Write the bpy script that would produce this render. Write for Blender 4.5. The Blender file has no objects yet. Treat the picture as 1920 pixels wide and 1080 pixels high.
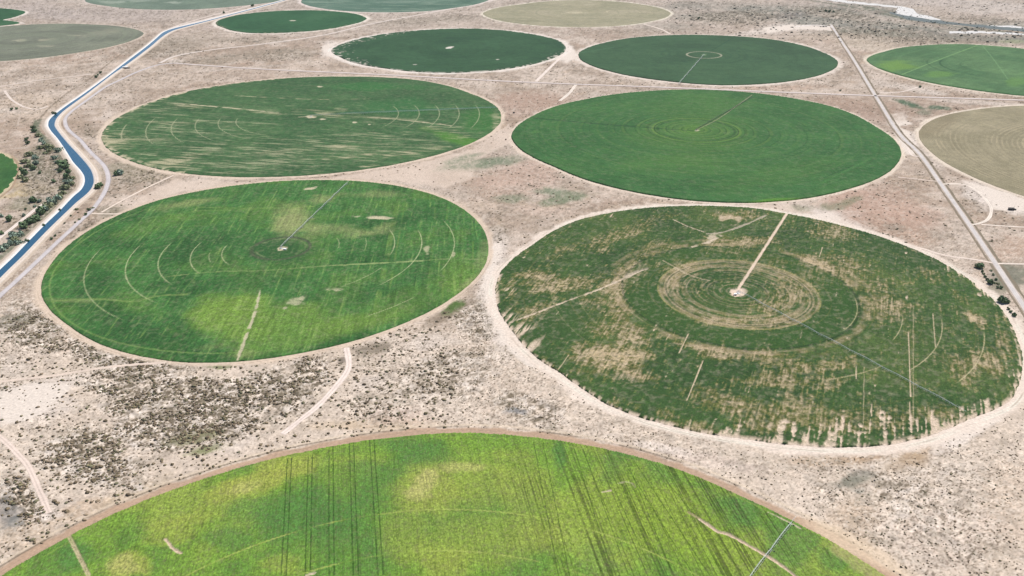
import bpy, math, random
import numpy as np
from mathutils import Vector, Matrix

random.seed(7)
RNG = np.random.default_rng(11)
C = bpy.context.scene.collection
PI = math.pi

# ------------------------------------------------------------------ camera and survey
F_PX, PITCH, ROLL, CAM_H = 1635.22, 0.451933, -0.0063089, 500.0
_c, _s = math.cos(ROLL), math.sin(ROLL)
_cp, _sp = math.cos(PITCH), math.sin(PITCH)

def G(px, py):
    """ground position (metres) of a surveyed point of the 1920 x 1080 photograph"""
    x = (np.asarray(px, float) - 960) / F_PX
    y = -(np.asarray(py, float) - 540) / F_PX
    xr, yr = _c * x - _s * y, _s * x + _c * y
    dy, dz = _cp + yr * _sp, -_sp + yr * _cp
    t = CAM_H / -dz
    return np.stack([xr * t, dy * t], -1)

def GP(pts):
    return np.array([G(a, b) for a, b in pts])

# ------------------------------------------------------------------ numpy noise
def _hash(ix, iy, seed):
    h = (ix.astype(np.int64) * 374761393 + iy.astype(np.int64) * 668265263 + seed * 974711) & 0xFFFFFFFF
    h = ((h ^ (h >> 13)) * 1274126177) & 0xFFFFFFFF
    h = ((h ^ (h >> 16)) * 2246822519) & 0xFFFFFFFF
    return ((h ^ (h >> 15)) & 0xFFFFFF).astype(np.float32) / 16777215.0

def vnoise(x, y, seed=0):
    ix, iy = np.floor(x), np.floor(y)
    fx, fy = (x - ix).astype(np.float32), (y - iy).astype(np.float32)
    fx, fy = fx * fx * (3 - 2 * fx), fy * fy * (3 - 2 * fy)
    ix, iy = ix.astype(np.int64), iy.astype(np.int64)
    a, b = _hash(ix, iy, seed), _hash(ix + 1, iy, seed)
    c, d = _hash(ix, iy + 1, seed), _hash(ix + 1, iy + 1, seed)
    return (a + (b - a) * fx) * (1 - fy) + (c + (d - c) * fx) * fy

def fbm(x, y, scale, octv=3, seed=0):
    """0..1, mean 0.5"""
    t, w, a = 0, 0, 1.0
    xr, yr = x / scale, y / scale
    for o in range(octv):
        t = t + a * vnoise(xr, yr, seed + o * 17)
        w += a
        a *= 0.55
        xr, yr = xr * 1.62 - yr * 1.18 + 5.3, xr * 1.18 + yr * 1.62 + 9.1
    return t / w

def aniso(x, y, d, along, across, octv=2, seed=0):
    u = x * d[0] + y * d[1]
    v = -x * d[1] + y * d[0]
    t, w, a, k = 0, 0, 1.0, 1.0
    for o in range(octv):
        t = t + a * vnoise(u / along * k + 3.7 * o, v / across * k + 1.3 * o, seed + 31 * o)
        w += a
        a *= 0.6
        k *= 2.1
    return t / w

def sst(lo, hi, x):
    t = np.clip((x - lo) / (hi - lo), 0, 1)
    return t * t * (3 - 2 * t)

def lin(c):
    c = np.asarray(c, float) / 255.0
    return np.where(c <= 0.04045, c / 12.92, ((c + 0.055) / 1.055) ** 2.4)

K_LIGHT = 1.45                       # sunlit radiance of a white surface at this exposure
def alb(c, k=1.0):
    return (lin(c) / K_LIGHT * k).astype(np.float32)

# ------------------------------------------------------------------ polylines
def spline(pts, step):
    P = np.asarray(pts, float)
    n = len(P)
    if n == 2:
        m = max(2, int(np.hypot(*(P[1] - P[0])) / step) + 1)
        t = np.linspace(0, 1, m)[:, None]
        return P[0] * (1 - t) + P[1] * t
    out = []
    for i in range(n - 1):
        p0, p1, p2, p3 = P[max(i - 1, 0)], P[i], P[i + 1], P[min(i + 2, n - 1)]
        if i == 0: p0 = 2 * p1 - p2
        if i == n - 2: p3 = 2 * p2 - p1
        def kn(a, b, t): return t + max(np.hypot(*(b - a)), 1e-6) ** 0.5
        t0 = 0; t1 = kn(p0, p1, t0); t2 = kn(p1, p2, t1); t3 = kn(p2, p3, t2)
        m = max(2, int(np.hypot(*(p2 - p1)) / step) + 1)
        t = np.linspace(t1, t2, m, endpoint=False)[:, None]
        A1 = (t1 - t) / (t1 - t0) * p0 + (t - t0) / (t1 - t0) * p1
        A2 = (t2 - t) / (t2 - t1) * p1 + (t - t1) / (t2 - t1) * p2
        A3 = (t3 - t) / (t3 - t2) * p2 + (t - t2) / (t3 - t2) * p3
        B1 = (t2 - t) / (t2 - t0) * A1 + (t - t0) / (t2 - t0) * A2
        B2 = (t3 - t) / (t3 - t1) * A2 + (t - t1) / (t3 - t1) * A3
        out.append((t2 - t) / (t2 - t1) * B1 + (t - t1) / (t2 - t1) * B2)
    out.append(P[-1:])
    return np.concatenate(out)

def dist_poly(X, Y, poly, reach):
    """distance to a polyline, evaluated only within reach"""
    D = np.full(X.shape, 1e6, np.float32)
    for i in range(len(poly) - 1):
        a, b = poly[i], poly[i + 1]
        lo, hi = np.minimum(a, b) - reach, np.maximum(a, b) + reach
        m = np.nonzero((X > lo[0]) & (X < hi[0]) & (Y > lo[1]) & (Y < hi[1]))[0]
        if not len(m): continue
        ab = b - a
        L = (ab ** 2).sum() + 1e-9
        t = np.clip(((X[m] - a[0]) * ab[0] + (Y[m] - a[1]) * ab[1]) / L, 0, 1)
        d = np.hypot(X[m] - a[0] - t * ab[0], Y[m] - a[1] - t * ab[1])
        D[m] = np.minimum(D[m], d)
    return D

# ------------------------------------------------------------------ materials
MATS = {}
def vmat(name, nscale=0.6, namt=0.35, rough=0.95, bump=0.0, spec=0.15, second=0.0):
    """painted ground colour times fine procedural grain"""
    if name in MATS: return MATS[name]
    m = bpy.data.materials.new(name); m.use_nodes = True
    nt = m.node_tree; N = nt.nodes; L = nt.links
    b = N['Principled BSDF']
    at = N.new('ShaderNodeAttribute'); at.attribute_name = 'Col'
    tc = N.new('ShaderNodeTexCoord')
    n1 = N.new('ShaderNodeTexNoise'); n1.inputs['Scale'].default_value = nscale; n1.inputs['Detail'].default_value = 4
    L.new(tc.outputs['Object'], n1.inputs['Vector'])
    mr = N.new('ShaderNodeMapRange')
    mr.inputs[1].default_value = 0.3; mr.inputs[2].default_value = 0.7
    mr.inputs[3].default_value = 1 - namt; mr.inputs[4].default_value = 1 + namt
    L.new(n1.outputs['Fac'], mr.inputs[0])
    mx = N.new('ShaderNodeVectorMath'); mx.operation = 'SCALE'
    L.new(at.outputs['Color'], mx.inputs[0]); L.new(mr.outputs[0], mx.inputs['Scale'])
    L.new(mx.outputs[0], b.inputs['Base Color'])
    b.inputs['Roughness'].default_value = rough
    b.inputs['Specular IOR Level'].default_value = spec
    if bump:
        bp = N.new('ShaderNodeBump'); bp.inputs['Strength'].default_value = 1.0; bp.inputs['Distance'].default_value = bump
        L.new(n1.outputs['Fac'], bp.inputs['Height']); L.new(bp.outputs[0], b.inputs['Normal'])
    MATS[name] = m
    return m

def pmat(name, col, rough=0.8, metal=0.0, namt=0.2, nscale=2.0, spec=0.3):
    if name in MATS: return MATS[name]
    m = bpy.data.materials.new(name); m.use_nodes = True
    nt = m.node_tree; N = nt.nodes; L = nt.links
    b = N['Principled BSDF']
    tc = N.new('ShaderNodeTexCoord')
    n1 = N.new('ShaderNodeTexNoise'); n1.inputs['Scale'].default_value = nscale; n1.inputs['Detail'].default_value = 3
    L.new(tc.outputs['Object'], n1.inputs['Vector'])
    cr = N.new('ShaderNodeValToRGB')
    c = np.asarray(col, float)
    cr.color_ramp.elements[0].position = 0.3; cr.color_ramp.elements[1].position = 0.7
    cr.color_ramp.elements[0].color = (*np.clip(c * (1 - namt), 0, 1), 1)
    cr.color_ramp.elements[1].color = (*np.clip(c * (1 + namt), 0, 1), 1)
    L.new(n1.outputs['Fac'], cr.inputs['Fac']); L.new(cr.outputs['Color'], b.inputs['Base Color'])
    b.inputs['Roughness'].default_value = rough; b.inputs['Metallic'].default_value = metal
    b.inputs['Specular IOR Level'].default_value = spec
    MATS[name] = m
    return m

# ------------------------------------------------------------------ mesh helpers
def np_mesh(name, V, Fq, mat, col=None, parent=None, smooth=True, loc=None):
    me = bpy.data.meshes.new(name)
    V = np.asarray(V, np.float32); Fq = np.asarray(Fq, np.int32)
    k = Fq.shape[1]
    me.vertices.add(len(V)); me.vertices.foreach_set('co', V.ravel())
    me.loops.add(Fq.size); me.loops.foreach_set('vertex_index', Fq.ravel())
    me.polygons.add(len(Fq))
    me.polygons.foreach_set('loop_start', np.arange(0, Fq.size, k, dtype=np.int32))
    me.polygons.foreach_set('use_smooth', np.full(len(Fq), smooth))
    if col is not None:
        a = me.attributes.new('Col', 'FLOAT_COLOR', 'POINT')
        rgba = np.ones((len(V), 4), np.float32); rgba[:, :3] = col
        a.data.foreach_set('color', rgba.ravel())
    me.update(calc_edges=True)
    me.materials.append(mat)
    o = bpy.data.objects.new(name, me); C.objects.link(o)
    if loc is not None: o.location = loc
    if parent is not None: o.parent = parent
    return o

class MB:
    """collects small solids, linked as one mesh"""
    def __init__(s): s.v, s.f = [], []
    def add(s, vs, fs):
        n = len(s.v); s.v += [tuple(p) for p in vs]; s.f += [tuple(i + n for i in q) for q in fs]
    def box(s, c, d, rz=0.0):
        cs, sn = math.cos(rz), math.sin(rz); vs = []
        for z in (-.5, .5):
            for x, y in ((-.5, -.5), (.5, -.5), (.5, .5), (-.5, .5)):
                a, b = x * d[0], y * d[1]
                vs.append((c[0] + a * cs - b * sn, c[1] + a * sn + b * cs, c[2] + z * d[2]))
        s.add(vs, [(3, 2, 1, 0), (4, 5, 6, 7), (0, 1, 5, 4), (1, 2, 6, 5), (2, 3, 7, 6), (3, 0, 4, 7)])
    def tube(s, p, q, r0, r1=None, n=6):
        r1 = r0 if r1 is None else r1
        p, q = Vector(p), Vector(q); d = (q - p).normalized()
        u = d.orthogonal().normalized(); w = d.cross(u)
        vs = [p + (u * math.cos(2 * PI * i / n) + w * math.sin(2 * PI * i / n)) * r0 for i in range(n)]
        vs += [q + (u * math.cos(2 * PI * i / n) + w * math.sin(2 * PI * i / n)) * r1 for i in range(n)]
        s.add(vs, [(i, (i + 1) % n, n + (i + 1) % n, n + i) for i in range(n)] + [tuple(range(n - 1, -1, -1)), tuple(range(n, 2 * n))])
    def build(s, name, mat, parent=None, smooth=False):
        me = bpy.data.meshes.new(name); me.from_pydata(s.v, [], s.f); me.materials.append(mat)
        if smooth: me.polygons.foreach_set('use_smooth', [True] * len(me.polygons))
        o = bpy.data.objects.new(name, me); C.objects.link(o)
        if parent is not None: o.parent = parent
        return o

def tag(o, label, cat, group=None):
    o['label'] = label; o['category'] = cat
    if group: o['group'] = group
    return o
def struct(o, label=None):
    o['kind'] = 'structure'
    if label: o['label'] = label
    return o
def empty(name, loc, rz=0.0):
    o = bpy.data.objects.new(name, None); C.objects.link(o)
    o.location = loc; o.rotation_euler = (0, 0, rz); o.empty_display_size = 1
    return o

# ------------------------------------------------------------------ painting
class Paint:
    def __init__(s, X, Y, base):
        s.X, s.Y = X, Y
        s.rgb = np.empty((len(X), 3), np.float32); s.rgb[:] = base
        s.cov = np.ones(len(X), np.float32)           # crop cover 0..1
    def mix(s, col, m, idx=None):
        if idx is None:
            s.rgb += (np.asarray(col, np.float32) - s.rgb) * m[:, None]
        else:
            s.rgb[idx] += (np.asarray(col, np.float32) - s.rgb[idx]) * m[:, None]
    def cut(s, m, to=0.0, idx=None):
        if idx is None: s.cov += (to - s.cov) * m
        else: s.cov[idx] += (to - s.cov[idx]) * m
    def blobmask(s, px, py, rx, ry, ang=0, soft=0.5, rag=0.5, seed=0, grain=None):
        a = math.radians(ang)
        c = G(px, py)
        e1 = G(px + rx * math.cos(a), py - rx * math.sin(a)) - c
        e2 = G(px - ry * math.sin(a), py - ry * math.cos(a)) - c
        M = np.linalg.inv(np.array([e1, e2]).T)
        R = 1.9 * max(np.hypot(*e1), np.hypot(*e2))
        idx = np.nonzero((abs(s.X - c[0]) < R) & (abs(s.Y - c[1]) < R))[0]
        if not len(idx): return idx, np.zeros(0, np.float32)
        dx, dy = s.X[idx] - c[0], s.Y[idx] - c[1]
        u, v = M[0, 0] * dx + M[0, 1] * dy, M[1, 0] * dx + M[1, 1] * dy
        d = np.hypot(u, v)
        sc = max(np.hypot(*e1), np.hypot(*e2))
        n = fbm(s.X[idx], s.Y[idx], sc * 0.6, 4, seed + int(px) % 97) - 0.5
        m = 1 - sst(1 - soft, 1 + soft * 0.5, d + n * 2 * rag)
        if grain is not None: m = m * grain[idx]
        return idx, m
    def blob(s, px, py, rx, ry, ang=0, col=None, a=1.0, cut=None, **k):
        idx, m = s.blobmask(px, py, rx, ry, ang, **k)
        if not len(idx): return
        if col is not None: s.mix(col, m * a, idx)
        if cut is not None: s.cut(m * a, cut, idx)
    def poly(s, pts, col, a=1.0, rag=6.0):
        Q = GP(pts); lo, hi = Q.min(0) - 3 * rag, Q.max(0) + 3 * rag
        idx = np.nonzero((s.X > lo[0]) & (s.X < hi[0]) & (s.Y > lo[1]) & (s.Y < hi[1]))[0]
        if not len(idx): return
        x, y = s.X[idx], s.Y[idx]; ins = np.zeros(len(idx), bool)
        for i in range(len(Q)):
            p, q = Q[i], Q[(i + 1) % len(Q)]
            if p[1] == q[1]: continue
            ins ^= ((p[1] > y) != (q[1] > y)) & (x < (q[0] - p[0]) * (y - p[1]) / (q[1] - p[1]) + p[0])
        d = dist_poly(x, y, np.vstack([Q, Q[:1]]), 4 * rag); d = np.where(ins, -d, d)
        m = 1 - sst(-.7 * rag, .7 * rag, d + (fbm(x, y, rag * 3, 3, 31) - .5) * 3 * rag)
        s.mix(col, m * a, idx)
        return idx, m
    def line(s, pts, w, col=None, a=1.0, cut=None, rag=0.35, gap=0.0, ground=False, seed=3):
        P = spline(pts if ground else GP(pts), 12.0)
        r = w * 2.2 + 2
        D = dist_poly(s.X, s.Y, P, r)
        idx = np.nonzero(D < r)[0]
        if not len(idx): return
        x, y = s.X[idx], s.Y[idx]
        d = D[idx] / w + (fbm(x, y, w * 3, 2, seed) - 0.5) * 2 * rag
        m = 1 - sst(0.55, 1.25, d)
        if gap: m = m * sst(gap - 0.15, gap + 0.15, fbm(x, y, w * 6, 2, seed + 5))
        if col is not None: s.mix(col, m * a, idx)
        if cut is not None: s.cut(m * a, cut, idx)
    def ring(s, c, r, w, col=None, a=1.0, cut=None, th=None, gap=0.0, seed=5):
        dx, dy = s.X - c[0], s.Y - c[1]
        rr = np.hypot(dx, dy)
        idx = np.nonzero(abs(rr - r) < w * 2)[0]
        if not len(idx): return
        ang = np.arctan2(dy[idx], dx[idx])
        d = abs(rr[idx] - r) / w + (fbm(s.X[idx], s.Y[idx], w * 4, 2, seed) - 0.5) * 0.5
        m = 1 - sst(0.5, 1.2, d)
        if th is not None:
            mid, half = th
            da = abs((ang - mid + PI) % (2 * PI) - PI)
            m = m * (1 - sst(half * 0.75, half * 1.05, da))
        if gap: m = m * sst(gap - 0.2, gap + 0.2, fbm(s.X[idx], s.Y[idx], 22, 3, seed + 9))
        if col is not None: s.mix(col, m * a, idx)
        if cut is not None: s.cut(m * a, cut, idx)
    def arc(s, c, p0, pm, p1, w, **k):
        q0, qm, q1 = G(*p0) - c, G(*pm) - c, G(*p1) - c
        a0, am, a1 = (math.atan2(q[1], q[0]) for q in (q0, qm, q1))
        d0 = (a0 - am + PI) % (2 * PI) - PI; d1 = (a1 - am + PI) % (2 * PI) - PI
        mid = am + (d0 + d1) / 2; half = abs(d0 - d1) / 2
        s.ring(c, np.hypot(*qm), w, th=(mid, half + 0.02), **k)

# ------------------------------------------------------------------ field outlines (surveyed)
OUT = {
 'A': [(180,980),(400,893),(600,842),(760,818),(870,812),(1010,822),(1150,846),(1260,876),(1390,932),(1500,985),(1600,1040)],
 'B': [(77,545),(100,490),(180,425),(300,375),(470,345),(600,338),(720,345),(830,372),(890,410),(915,455),(905,505),(860,550),(760,605),(600,655),(450,678),(350,680),(230,660),(130,610)],
 'C': [(933,520),(1000,460),(1080,415),(1200,392),(1300,387),(1420,392),(1475,402),(1600,430),(1700,463),(1760,490),(1830,535),(1885,590),(1900,620),(1916,700),(1892,755),(1810,788),(1740,818),(1640,838),(1540,838),(1400,824),(1250,797),(1150,765),(1060,705),(1000,665),(960,620),(933,575)],
 'D': [(958,255),(1000,218),(1100,187),(1200,173),(1300,169),(1430,177),(1560,201),(1640,238),(1690,285),(1680,310),(1600,352),(1500,374),(1400,381),(1300,377),(1150,352),(1040,313),(975,280)],
 'E': [(190,258),(240,210),(350,172),(500,150),(650,144),(780,150),(880,175),(935,205),(935,235),(880,270),(780,300),(650,322),(500,332),(350,326),(240,300)],
 'F': [(620,95),(680,72),(780,58),(880,54),(980,62),(1050,78),(1060,95),(1020,115),(930,132),(830,137),(720,128),(640,108)],
 'G': [(1085,100),(1130,82),(1230,68),(1340,67),(1450,75),(1540,98),(1572,118),(1540,140),(1450,156),(1350,160),(1240,151),(1140,133),(1090,113)],
 'H': [(1624,112),(1660,97),(1740,85),(1800,83),(1920,92),(1700,145),(1800,165),(1920,180)],
 'I': [(1722,250),(1760,220),(1820,207),(1920,198),(1740,280),(1800,320),(1920,368)],
 'J': [(405,42),(450,28),(550,20),(640,23),(688,35),(650,48),(560,60),(470,62),(420,52)],
 'K': [(905,25),(980,8),(1080,0),(1200,8),(1258,25),(1220,40),(1130,50),(1000,47),(930,37)],
 'L': [(270,62),(240,52),(170,46),(0,50),(250,75),(150,98),(0,115)],
 'M': [(160,3),(200,11),(260,17),(350,18),(480,8)],
 'N': [(565,5),(600,15),(700,23),(800,21),(850,15),(910,3)],
 'P': [(0,38),(30,41),(42,43.5),(25,46),(0,48.5)],
 'Q': [(0,288),(20,298),(32,310),(28,330),(15,350),(0,363)],
}
PIVOT = {'B': (527,466), 'C': (1383,549), 'D': (1305,245), 'E': (583,219), 'F': (843,90), 'G': (1320,104), 'J': (547,40)}

class Outline:
    def __init__(s, key):
        q = GP(OUT[key])
        A = np.c_[2 * q, np.ones(len(q))]; b = (q ** 2).sum(1)
        z = np.linalg.lstsq(A, b, rcond=None)[0]
        s.c = z[:2].copy(); s.R = math.sqrt(z[2] + z[0] ** 2 + z[1] ** 2)
        if key == 'P': s.c, s.R = np.array([-2120.0, 3260.0]), 345.0
        if key in PIVOT: s.c = G(*PIVOT[key])
        d = q - s.c
        th = np.arctan2(d[:, 1], d[:, 0]); r = np.hypot(d[:, 0], d[:, 1])
        o = np.argsort(th); th, r = th[o], r[o]
        T, V = [], []
        for i in range(len(th)):
            t0, t1 = th[i], th[(i + 1) % len(th)] + (2 * PI if i == len(th) - 1 else 0)
            T.append(t0); V.append(r[i])
            if t1 - t0 > 0.9:
                k = int((t1 - t0) / 0.3)
                for j in range(2, k - 1):
                    T.append(t0 + (t1 - t0) * j / k); V.append(s.R)
        T, V = np.array(T), np.array(V)
        g = np.linspace(-PI, PI, 721)
        f = np.interp(g, np.concatenate([T - 2 * PI, T, T + 2 * PI]), np.tile(V, 3))
        ker = np.hanning(25); ker /= ker.sum()
        f = np.convolve(np.concatenate([f[-61:-1], f, f[1:61]]), ker, 'same')[60:-60]
        s.g, s.f = g, f
    def r(s, th): return np.interp(th, s.g, s.f)
    def signed(s, X, Y):
        dx, dy = X - s.c[0], Y - s.c[1]
        return np.hypot(dx, dy) - s.r(np.arctan2(dy, dx))
OL = {k: Outline(k) for k in OUT}

def row_dir(vx):           # ground direction whose image lines run to the point vx on the horizon
    d = np.array([(vx - 960) / F_PX, 1.112])
    return d / np.hypot(*d)

# ------------------------------------------------------------------ fields
SAND, PINK, TAN = alb((232, 216, 202)), alb((216, 192, 178)), alb((202, 184, 164))

def field(key, step, height, label, soil, paint, rag=(0.0, 10.0), jit=0.3, name='crop_field', rot=0.0, bare_z=0.12, gain=(1, 1, 1), along=None):
    o = OL[key]
    Rm = o.f.max() + 2 * max(step, along or step)
    n = int(2 * Rm / step) + 1
    along = along or step
    nv = int(2 * Rm / along) + 1
    U, V = np.meshgrid((np.arange(n) - (n - 1) / 2) * step, (np.arange(nv) - (nv - 1) / 2) * along)
    cr, sr = math.cos(rot), math.sin(rot)
    X = (o.c[0] + U * cr - V * sr).ravel(); Y = (o.c[1] + U * sr + V * cr).ravel()
    dx, dy = X - o.c[0], Y - o.c[1]
    rr = np.hypot(dx, dy); th = np.arctan2(dy, dx)
    R = o.r(th)
    if rag[0]:
        ex, ey = o.c[0] + np.cos(th) * R, o.c[1] + np.sin(th) * R
        R = R + (fbm(ex, ey, rag[1], 3, 77) - 0.5) * 2 * rag[0]
    ins = rr < R
    M = ins.reshape(nv, n)
    keep = M[:-1, :-1] | M[1:, :-1] | M[:-1, 1:] | M[1:, 1:]
    jj, ii = np.nonzero(keep)
    a = jj * n + ii
    Fq = np.stack([a, a + 1, a + n + 1, a + n], 1)
    used = np.zeros(n * nv, bool); used[Fq.ravel()] = True
    remap = np.cumsum(used) - 1
    Fq = remap[Fq]
    X, Y, rr, R, th, ins = X[used], Y[used], rr[used], R[used], th[used], ins[used]
    out = ~ins
    X[out] = o.c[0] + np.cos(th[out]) * R[out]; Y[out] = o.c[1] + np.sin(th[out]) * R[out]
    P = Paint(X, Y, alb((90, 125, 70)))
    P.o, P.c, P.th, P.sd = o, o.c, th, np.minimum(rr - R, 0)
    paint(P)
    cov = np.clip(P.cov, 0, 1)
    s2 = fbm(X, Y, 14, 3, 55)[:, None]
    soilc = np.asarray(soil, np.float32) * (0.88 + 0.24 * s2)
    rgb = soilc + (P.rgb * np.asarray(gain, np.float32) - soilc) * cov[:, None]
    rnd = RNG.random(len(X)).astype(np.float32)
    z = bare_z + cov * height * (1 - jit / 2 + jit * rnd)
    z[out] = 0.05
    root = np_mesh(name, np.stack([X - o.c[0], Y - o.c[1], z], 1), Fq, vmat('crop canopy', 0.55, 0.28), rgb, loc=(o.c[0], o.c[1], 0))
    tag(root, label, 'crop field', 'centre pivot crop circles')
    return root

def tone(P, dark, mid, light, scale, seed, k=1.0):
    n = fbm(P.X, P.Y, scale, 4, seed)
    P.rgb[:] = alb(dark, k)
    P.mix(alb(mid, k), sst(0.3, 0.5, n))
    P.mix(alb(light, k), sst(0.52, 0.75, n))
    P.rgb *= (0.86 + 0.28 * fbm(P.X, P.Y, scale / 9, 3, seed + 40))[:, None]

# ---- A : bright field in the foreground
GA = 1.08
def paint_A(P):
    d = row_dir(650)
    tone(P, (100, 140, 62), (122, 154, 64), (146, 164, 76), 60, 1, GA)
    dk, yl, tn, lm = alb((88, 130, 66), GA), alb((166, 170, 84), GA), alb((192, 184, 120), GA), alb((140, 162, 62), GA)
    for b in [(560,965,130,42,8,.8),(680,905,90,50,0,.7),(640,1010,60,40,0,.6),(790,850,75,26,-10,.75),(760,880,60,25,20,.6),
              (100,1050,60,40,20,.5),(620,960,70,50,0,.5),(560,1010,80,50,0,.4),(140,1040,35,30,0,.8),(430,1010,50,28,0,.6),(480,950,70,22,10,.65),(1180,850,60,20,-20,.7),(1050,850,14,30,5,.8),
              (1150,875,24,40,-15,.6),(1390,960,60,45,-25,.85),(1480,1020,50,50,-20,.7),(1560,1050,40,25,-30,.7),(960,1040,40,30,0,.3),
              (1120,1055,40,30,0,.4),(1240,890,40,24,-25,.6),(1330,930,40,24,-30,.6),(700,1040,40,50,0,.5),(250,1000,45,20,15,.35)]:
        P.blob(*b[:5], col=dk, a=b[5], rag=.6, seed=2)
    for b in [(530,880,60,28,10,.75),(480,905,70,20,20,.8),(430,920,50,18,20,.6),(330,990,60,30,20,.5),(240,1065,50,28,15,.75),
              (880,905,110,50,0,.45),(800,920,80,40,0,.5),(770,1000,60,60,0,.4),(900,1010,120,50,0,.4),(970,900,60,60,0,.3),
              (840,1060,60,30,0,.4),(1000,960,60,70,0,.3),(530,1060,40,20,0,.4),(1200,1000,30,70,10,.35)]:
        P.blob(*b[:5], col=yl, a=b[5], rag=.55, seed=6)
    for b in [(795,905,34,18,25,.75),(780,930,26,14,0,.65),(870,878,50,10,0,.55),(235,1062,38,22,10,.6),(460,915,30,10,15,.5),(1440,880,5,5,0,.1)]:
        P.blob(*b[:5], col=tn, a=b[5], rag=.6, seed=9)
    for b in [(1250,960,120,80,-20,.5),(1330,1030,120,60,-20,.5),(1150,960,100,70,-10,.4),(640,900,40,40,0,.3),(820,1050,30,20,0,.2)]:
        P.blob(*b[:5], col=lm, a=b[5], rag=.4, seed=12)
    # leaf scale mottling and drilled rows
    mot = fbm(P.X, P.Y, 1.7, 2, 21) * .62 + .19
    P.rgb *= (0.42 + 1.16 * mot)[:, None] * np.exp(RNG.normal(0, .13, len(P.X)))[:, None].astype(np.float32)
    P.mix(alb((82, 106, 34), GA), sst(.66, .8, vnoise(P.X / 1.6, P.Y / 1.6, 5)) * .45)
    P.cov *= 0.75 + 0.5 * mot
    v0 = -P.X * d[1] + P.Y * d[0]
    P.rgb *= (1.04 - .22 * sst(.5, .9, vnoise(v0 / .8, (P.X * d[0] + P.Y * d[1]) / 60, 27)))[:, None]
    east = np.zeros(len(P.X), np.float32)
    for b in [(1230,950,330,170,-18)]:
        i, m = P.blobmask(*b, rag=.15, soft=.4); east[i] = np.maximum(east[i], m)
    v = -P.X * d[1] + P.Y * d[0]
    st = vnoise(v / .95, np.zeros_like(v), 8) * .9 + .36 * vnoise(v / 5.0 + 4, P.X * 0 + 2, 9)
    brk = 0.55 + 0.45 * sst(.3, .6, fbm(P.X, P.Y, 25, 2, 14))
    P.rgb *= (1 - east * brk * 0.54 * sst(.74, .98, st))[:, None]
    P.rgb *= (1 + east * 0.18 * sst(.4, .15, st))[:, None]
    wd = alb((58, 84, 20), GA)
    for a, b in [((1000,828),(1047,1080)),((1018,832),(1068,1080)),((1075,838),(1150,1080)),((1092,840),(1178,1080)),((1118,845),(1225,1080)),
                 ((1140,850),(1238,1080)),((1172,858),(1262,1080)),((1245,875),(1355,1080)),((1160,852),(1300,1080)),((1185,860),(1330,1080)),((1220,868),(1395,1080))]:
        P.line([a, b], .45, wd, .7, rag=.3, gap=.22)
    # tramlines
    for x0, y0, x1 in [(539,862,527.5),(547,860,537),(578,857,572.5),(586,855,582),(617,846,617),(624.5,838,627),(655,828,663),(663,828,672.5),(693,825,709),(701,823,719)]:
        P.line([(x0, y0), (x1, 1080)], 0.5, alb((44, 78, 22)), .78, rag=.2)
    P.cov *= 1.0
    for x0, x1 in [(127, 164), (132, 169)]:
        P.line([(x0, 1006), (x1, 1080)], 0.8, alb((168, 168, 110)), .85, cut=.3)
    # wheel tracks and washouts
    for q in [(840, 957), (880, 1036)]:
        r = np.hypot(*(G(*q) - P.c))
        P.ring(P.c, r, 0.8, alb((176, 186, 100), GA), .8, gap=.42)
    P.ring(P.c, P.o.R * .985, 0.8, alb((150, 170, 84), GA), .5, gap=.5)
    P.line([(1312,975),(1328,985),(1345,998),(1365,1003),(1400,1022),(1440,1045),(1470,1065),(1495,1085)], 1.5, SAND, 1, cut=0.0, rag=.5)
    P.line([(1290,962),(1315,976)], 1.5, alb((170,150,100)), .5, cut=.4)
    P.line([(311,1012),(318,1022),(326,1031),(340,1038)], 1.3, SAND, 1, cut=0.0, rag=.5)
    P.line([(575,1080),(590,1076)], 1.2, SAND, .7, cut=.2)
    P.line([(1130,924),(1145,921)], 1.0, SAND, .7, cut=.2)
    P.line([(1160,908),(1172,905),(1185,908),(1190,914)], 1.0, SAND, .4, cut=.4, gap=.4)
    P.line([(1440,962),(1478,980),(1500,992)], .9, SAND, .6, cut=.3, gap=.4)
    P.line([(1575,1035),(1640,1080)], 8, alb((186,168,112)), .35, cut=.6)

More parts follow.
